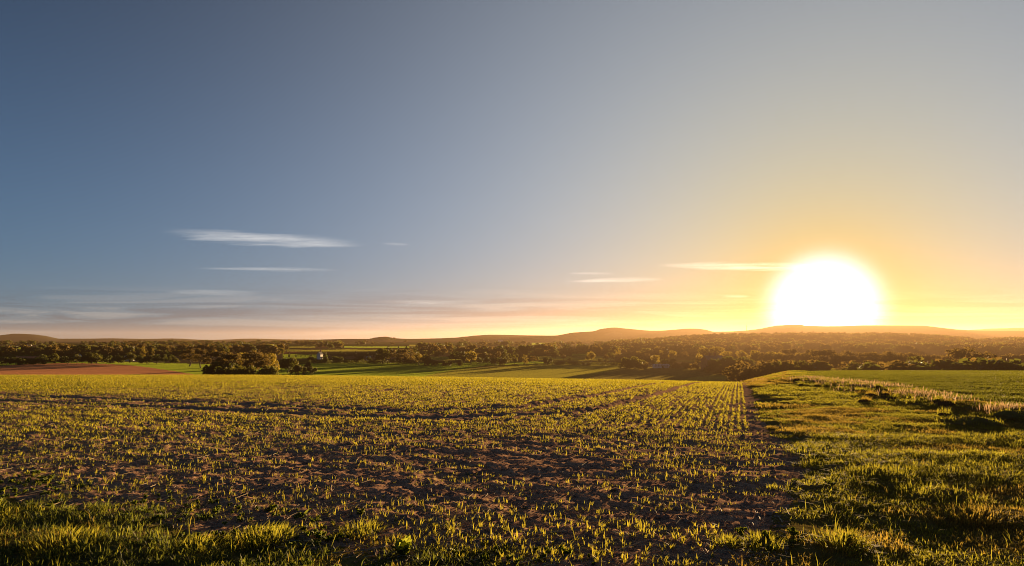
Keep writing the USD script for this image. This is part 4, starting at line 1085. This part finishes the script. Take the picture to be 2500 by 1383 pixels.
# ---------------------------------------------------------------- buildings and other man-made things
def box(cx, cy, z0, sx, sy, sz):
    b = trimesh.creation.box([sx, sy, sz]); b.apply_translation([cx, cy, z0 + sz / 2]); return b
def gable_roof(sx, sy, z0, h, over=.35):
    a_, b_ = sx / 2 + over, sy / 2 + over
    v = [[-a_, -b_, z0], [a_, -b_, z0], [a_, b_, z0], [-a_, b_, z0], [-a_, 0, z0 + h], [a_, 0, z0 + h]]
    v += [[p[0], p[1], p[2] - .18] for p in v]
    f = [[0, 1, 5], [0, 5, 4], [2, 3, 4], [2, 4, 5], [6, 11, 7], [6, 10, 11], [8, 10, 9], [8, 11, 10], [0, 6, 7], [0, 7, 1], [2, 8, 9], [2, 9, 3], [0, 4, 10], [0, 10, 6], [4, 3, 9], [4, 9, 10], [1, 7, 11], [1, 11, 5], [5, 11, 8], [5, 8, 2]]
    return np.array(v, float), np.array(f)
def gable_wall(sx, sy, h, rh):
    v = [[-sx / 2, -sy / 2, 0], [sx / 2, -sy / 2, 0], [sx / 2, sy / 2, 0], [-sx / 2, sy / 2, 0], [-sx / 2, -sy / 2, h], [sx / 2, -sy / 2, h], [sx / 2, sy / 2, h], [-sx / 2, sy / 2, h], [-sx / 2, 0, h + rh], [sx / 2, 0, h + rh]]
    f = [[0, 1, 5], [0, 5, 4], [2, 3, 7], [2, 7, 6], [1, 2, 6], [1, 6, 5], [3, 0, 4], [3, 4, 7], [5, 6, 9], [7, 4, 8]]
    return np.array(v, float), np.array(f)
def house(px, dist, sx, sy, h, rh, rz, wall, roof, label, cat='house', chimneys=(), sink=0.0, windows=3):
    x, y, z = at(px, dist)
    t_ = thing('house' if cat == 'house' else cat.replace(' ', '_'), label, cat, (x, y, z - .2 + sink), rz)
    obj('wall', gable_wall(sx, sy, h, rh), M[wall], t_)
    r_ = obj('roof', gable_roof(sx, sy, h + .03, rh + .1), M[roof], t_)
    for cxx in chimneys:
        c_ = obj('chimney', box(cxx, 0, h + rh * .5, .9, .7, rh * .5 + 1.6), M['brick'], str(r_.GetPath()))
        obj('chimney_pot', box(cxx, 0, h + rh + 1.61, .35, .35, .5), M['brick'], str(r_.GetPath()))
    for k in range(windows):
        xx = -sx / 2 + sx * (k + .5) / windows
        w_ = obj('window', box(xx, -sy / 2 - .03, 1.1, 1.1, .08, 1.2), M['white'], t_)
        obj('pane', box(xx, -sy / 2 - .08, 1.2, .9, .03, 1.0), M['glasspane'], str(w_.GetPath()))
    if windows:
        obj('door', box(sx * .08, -sy / 2 - .04, .05, 1.0, .09, 2.05), M['timber'], t_)
house(1741, 372, 11, 7, 5.2, 2.6, 20, 'brick', 'slate', 'brick house with two tall chimneys half hidden by the dark evergreens', chimneys=(-2.2, 1.2), sink=0.4)
house(781, 560, 3.4, 3.4, 4.2, 2.2, 70, 'white', 'slate', 'small white gabled cottage among dark hedge trees', chimneys=(1.0,))
house(317, 520, 6.5, 4, 2.9, 1.5, 8, 'white', 'tin', 'low pale barn beside the golden poplars', 'barn', windows=2)
house(192, 560, 3.5, 3, 2.6, 1.4, -10, 'white', 'tin', 'tiny pale shed in the dark hedgerow on the left', 'shed', windows=1)
house(72, 1500, 12, 6, 2.8, 1.4, 5, 'white', 'tin', 'white farm building on the far skyline at left', 'farm building', windows=3)
house(1613, 400, 9, 3.5, 1.6, .8, 6, 'white', 'tin', 'long low white roofed greenhouse below the pale scrub', 'greenhouse', windows=5)
house(900, 520, 2.6, 2.6, 2.2, 1.4, 30, 'white', 'tin', 'tiny white hut in the meadow left of the middle trees', 'hut', windows=1)
house(1222, 2300, 16, 9, 5, 3, 15, 'white', 'slate', 'far pale farmhouse on the hazy slope at the centre', windows=3)
# dark flat roofed shed at the right edge
x, y, z = at(2478, 165)
t_ = thing('farm_shed', 'dark flat roofed farm shed with open front at the right edge', 'shed', (x, y, z - .1), -14)
obj('wall', box(0, 1.8, 0, 11, .25, 4.0), M['timber'], t_); obj('wall', box(-5.4, 0, 0, .2, 3.3, 4.0), M['timber'], t_); obj('wall', box(5.4, 0, 0, .2, 3.3, 4.0), M['timber'], t_)
obj('roof', box(0, 0, 4.02, 12, 5, .35), M['dark'], t_)
for k in range(4): obj('post', box(-5.2 + 3.46 * k, -1.9, 0, .2, .2, 4.0), M['timber'], t_)
obj('front_board', box(0, -1.95, 3.35, 11, .06, .28), M['tin'], t_)
obj('rail', box(0, -1.98, 1.4, 11, .05, .2), M['timber'], t_)
# small white van on the lane behind the hedge
x, y, z = at(2190, 430)
t_ = thing('parked_van', 'small white van half hidden in the hedge right of the glow', 'van', (x, y, z), 8)
prof = trimesh.path.polygons if False else None
def van_body():
    s_ = [(-2.3, .35), (2.25, .35), (2.35, .9), (1.65, 1.15), (1.15, 1.9), (-2.3, 1.95)]
    from shapely import Polygon
    m_ = trimesh.creation.extrude_polygon(Polygon(s_), 1.8, engine='earcut')
    m_.apply_transform(np.array([[1, 0, 0, 0], [0, 0, -1, .9], [0, 1, 0, 0], [0, 0, 0, 1.]]))
    return m_
obj('body', van_body(), M['white'], t_)
for xx in (-1.5, 1.5):
    for yy_ in (-.92, .92):
        c_ = trimesh.creation.cylinder(.34, .2, sections=16); c_.apply_transform(trimesh.transformations.rotation_matrix(np.pi / 2, [1, 0, 0])); c_.apply_translation([xx, yy_, .34])
        obj('wheel', c_, M['rubber'], t_)
obj('side_window', box(.75, -.93, 1.2, .8, .03, .5), M['glasspane'], t_)
# mast on the hill
x, y, z = at(1823, 3470)
t_ = thing('radio_mast', 'thin radio mast on the hilltop left of the sun', 'mast', (x, y, z - 1))
obj('shaft', limb((0, 0, 0), (0, 0, 28), 1.5, .7, 6, 4), M['steel'], t_)
obj('platform', box(0, 0, 19, 6, 6, 1.6), M['steel'], t_)
obj('antenna', limb((0, 0, 28), (0, 0, 37), .5, .3, 6, 2), M['steel'], t_)

# ---------------------------------------------------------------- the hazy evening air
HAZE = 1.8e-5
usdkit.material(stage, '/World/Looks/haze', {'v': ('principled_volume', {'color': (1.0, .72, .48), 'density': HAZE, 'anisotropy': 0.64})}, [], volume='v.volume')
HZ0, HZ1 = float(V[:, 2].min()) - 1.0, 185.0
hz = trimesh.creation.box([26000, 26000, HZ1 - HZ0]); hz.apply_translation([0, 0, (HZ0 + HZ1) / 2])
tag(usdkit.mesh(stage, '/World/haze', hz, '/World/Looks/haze'), kind='stuff')
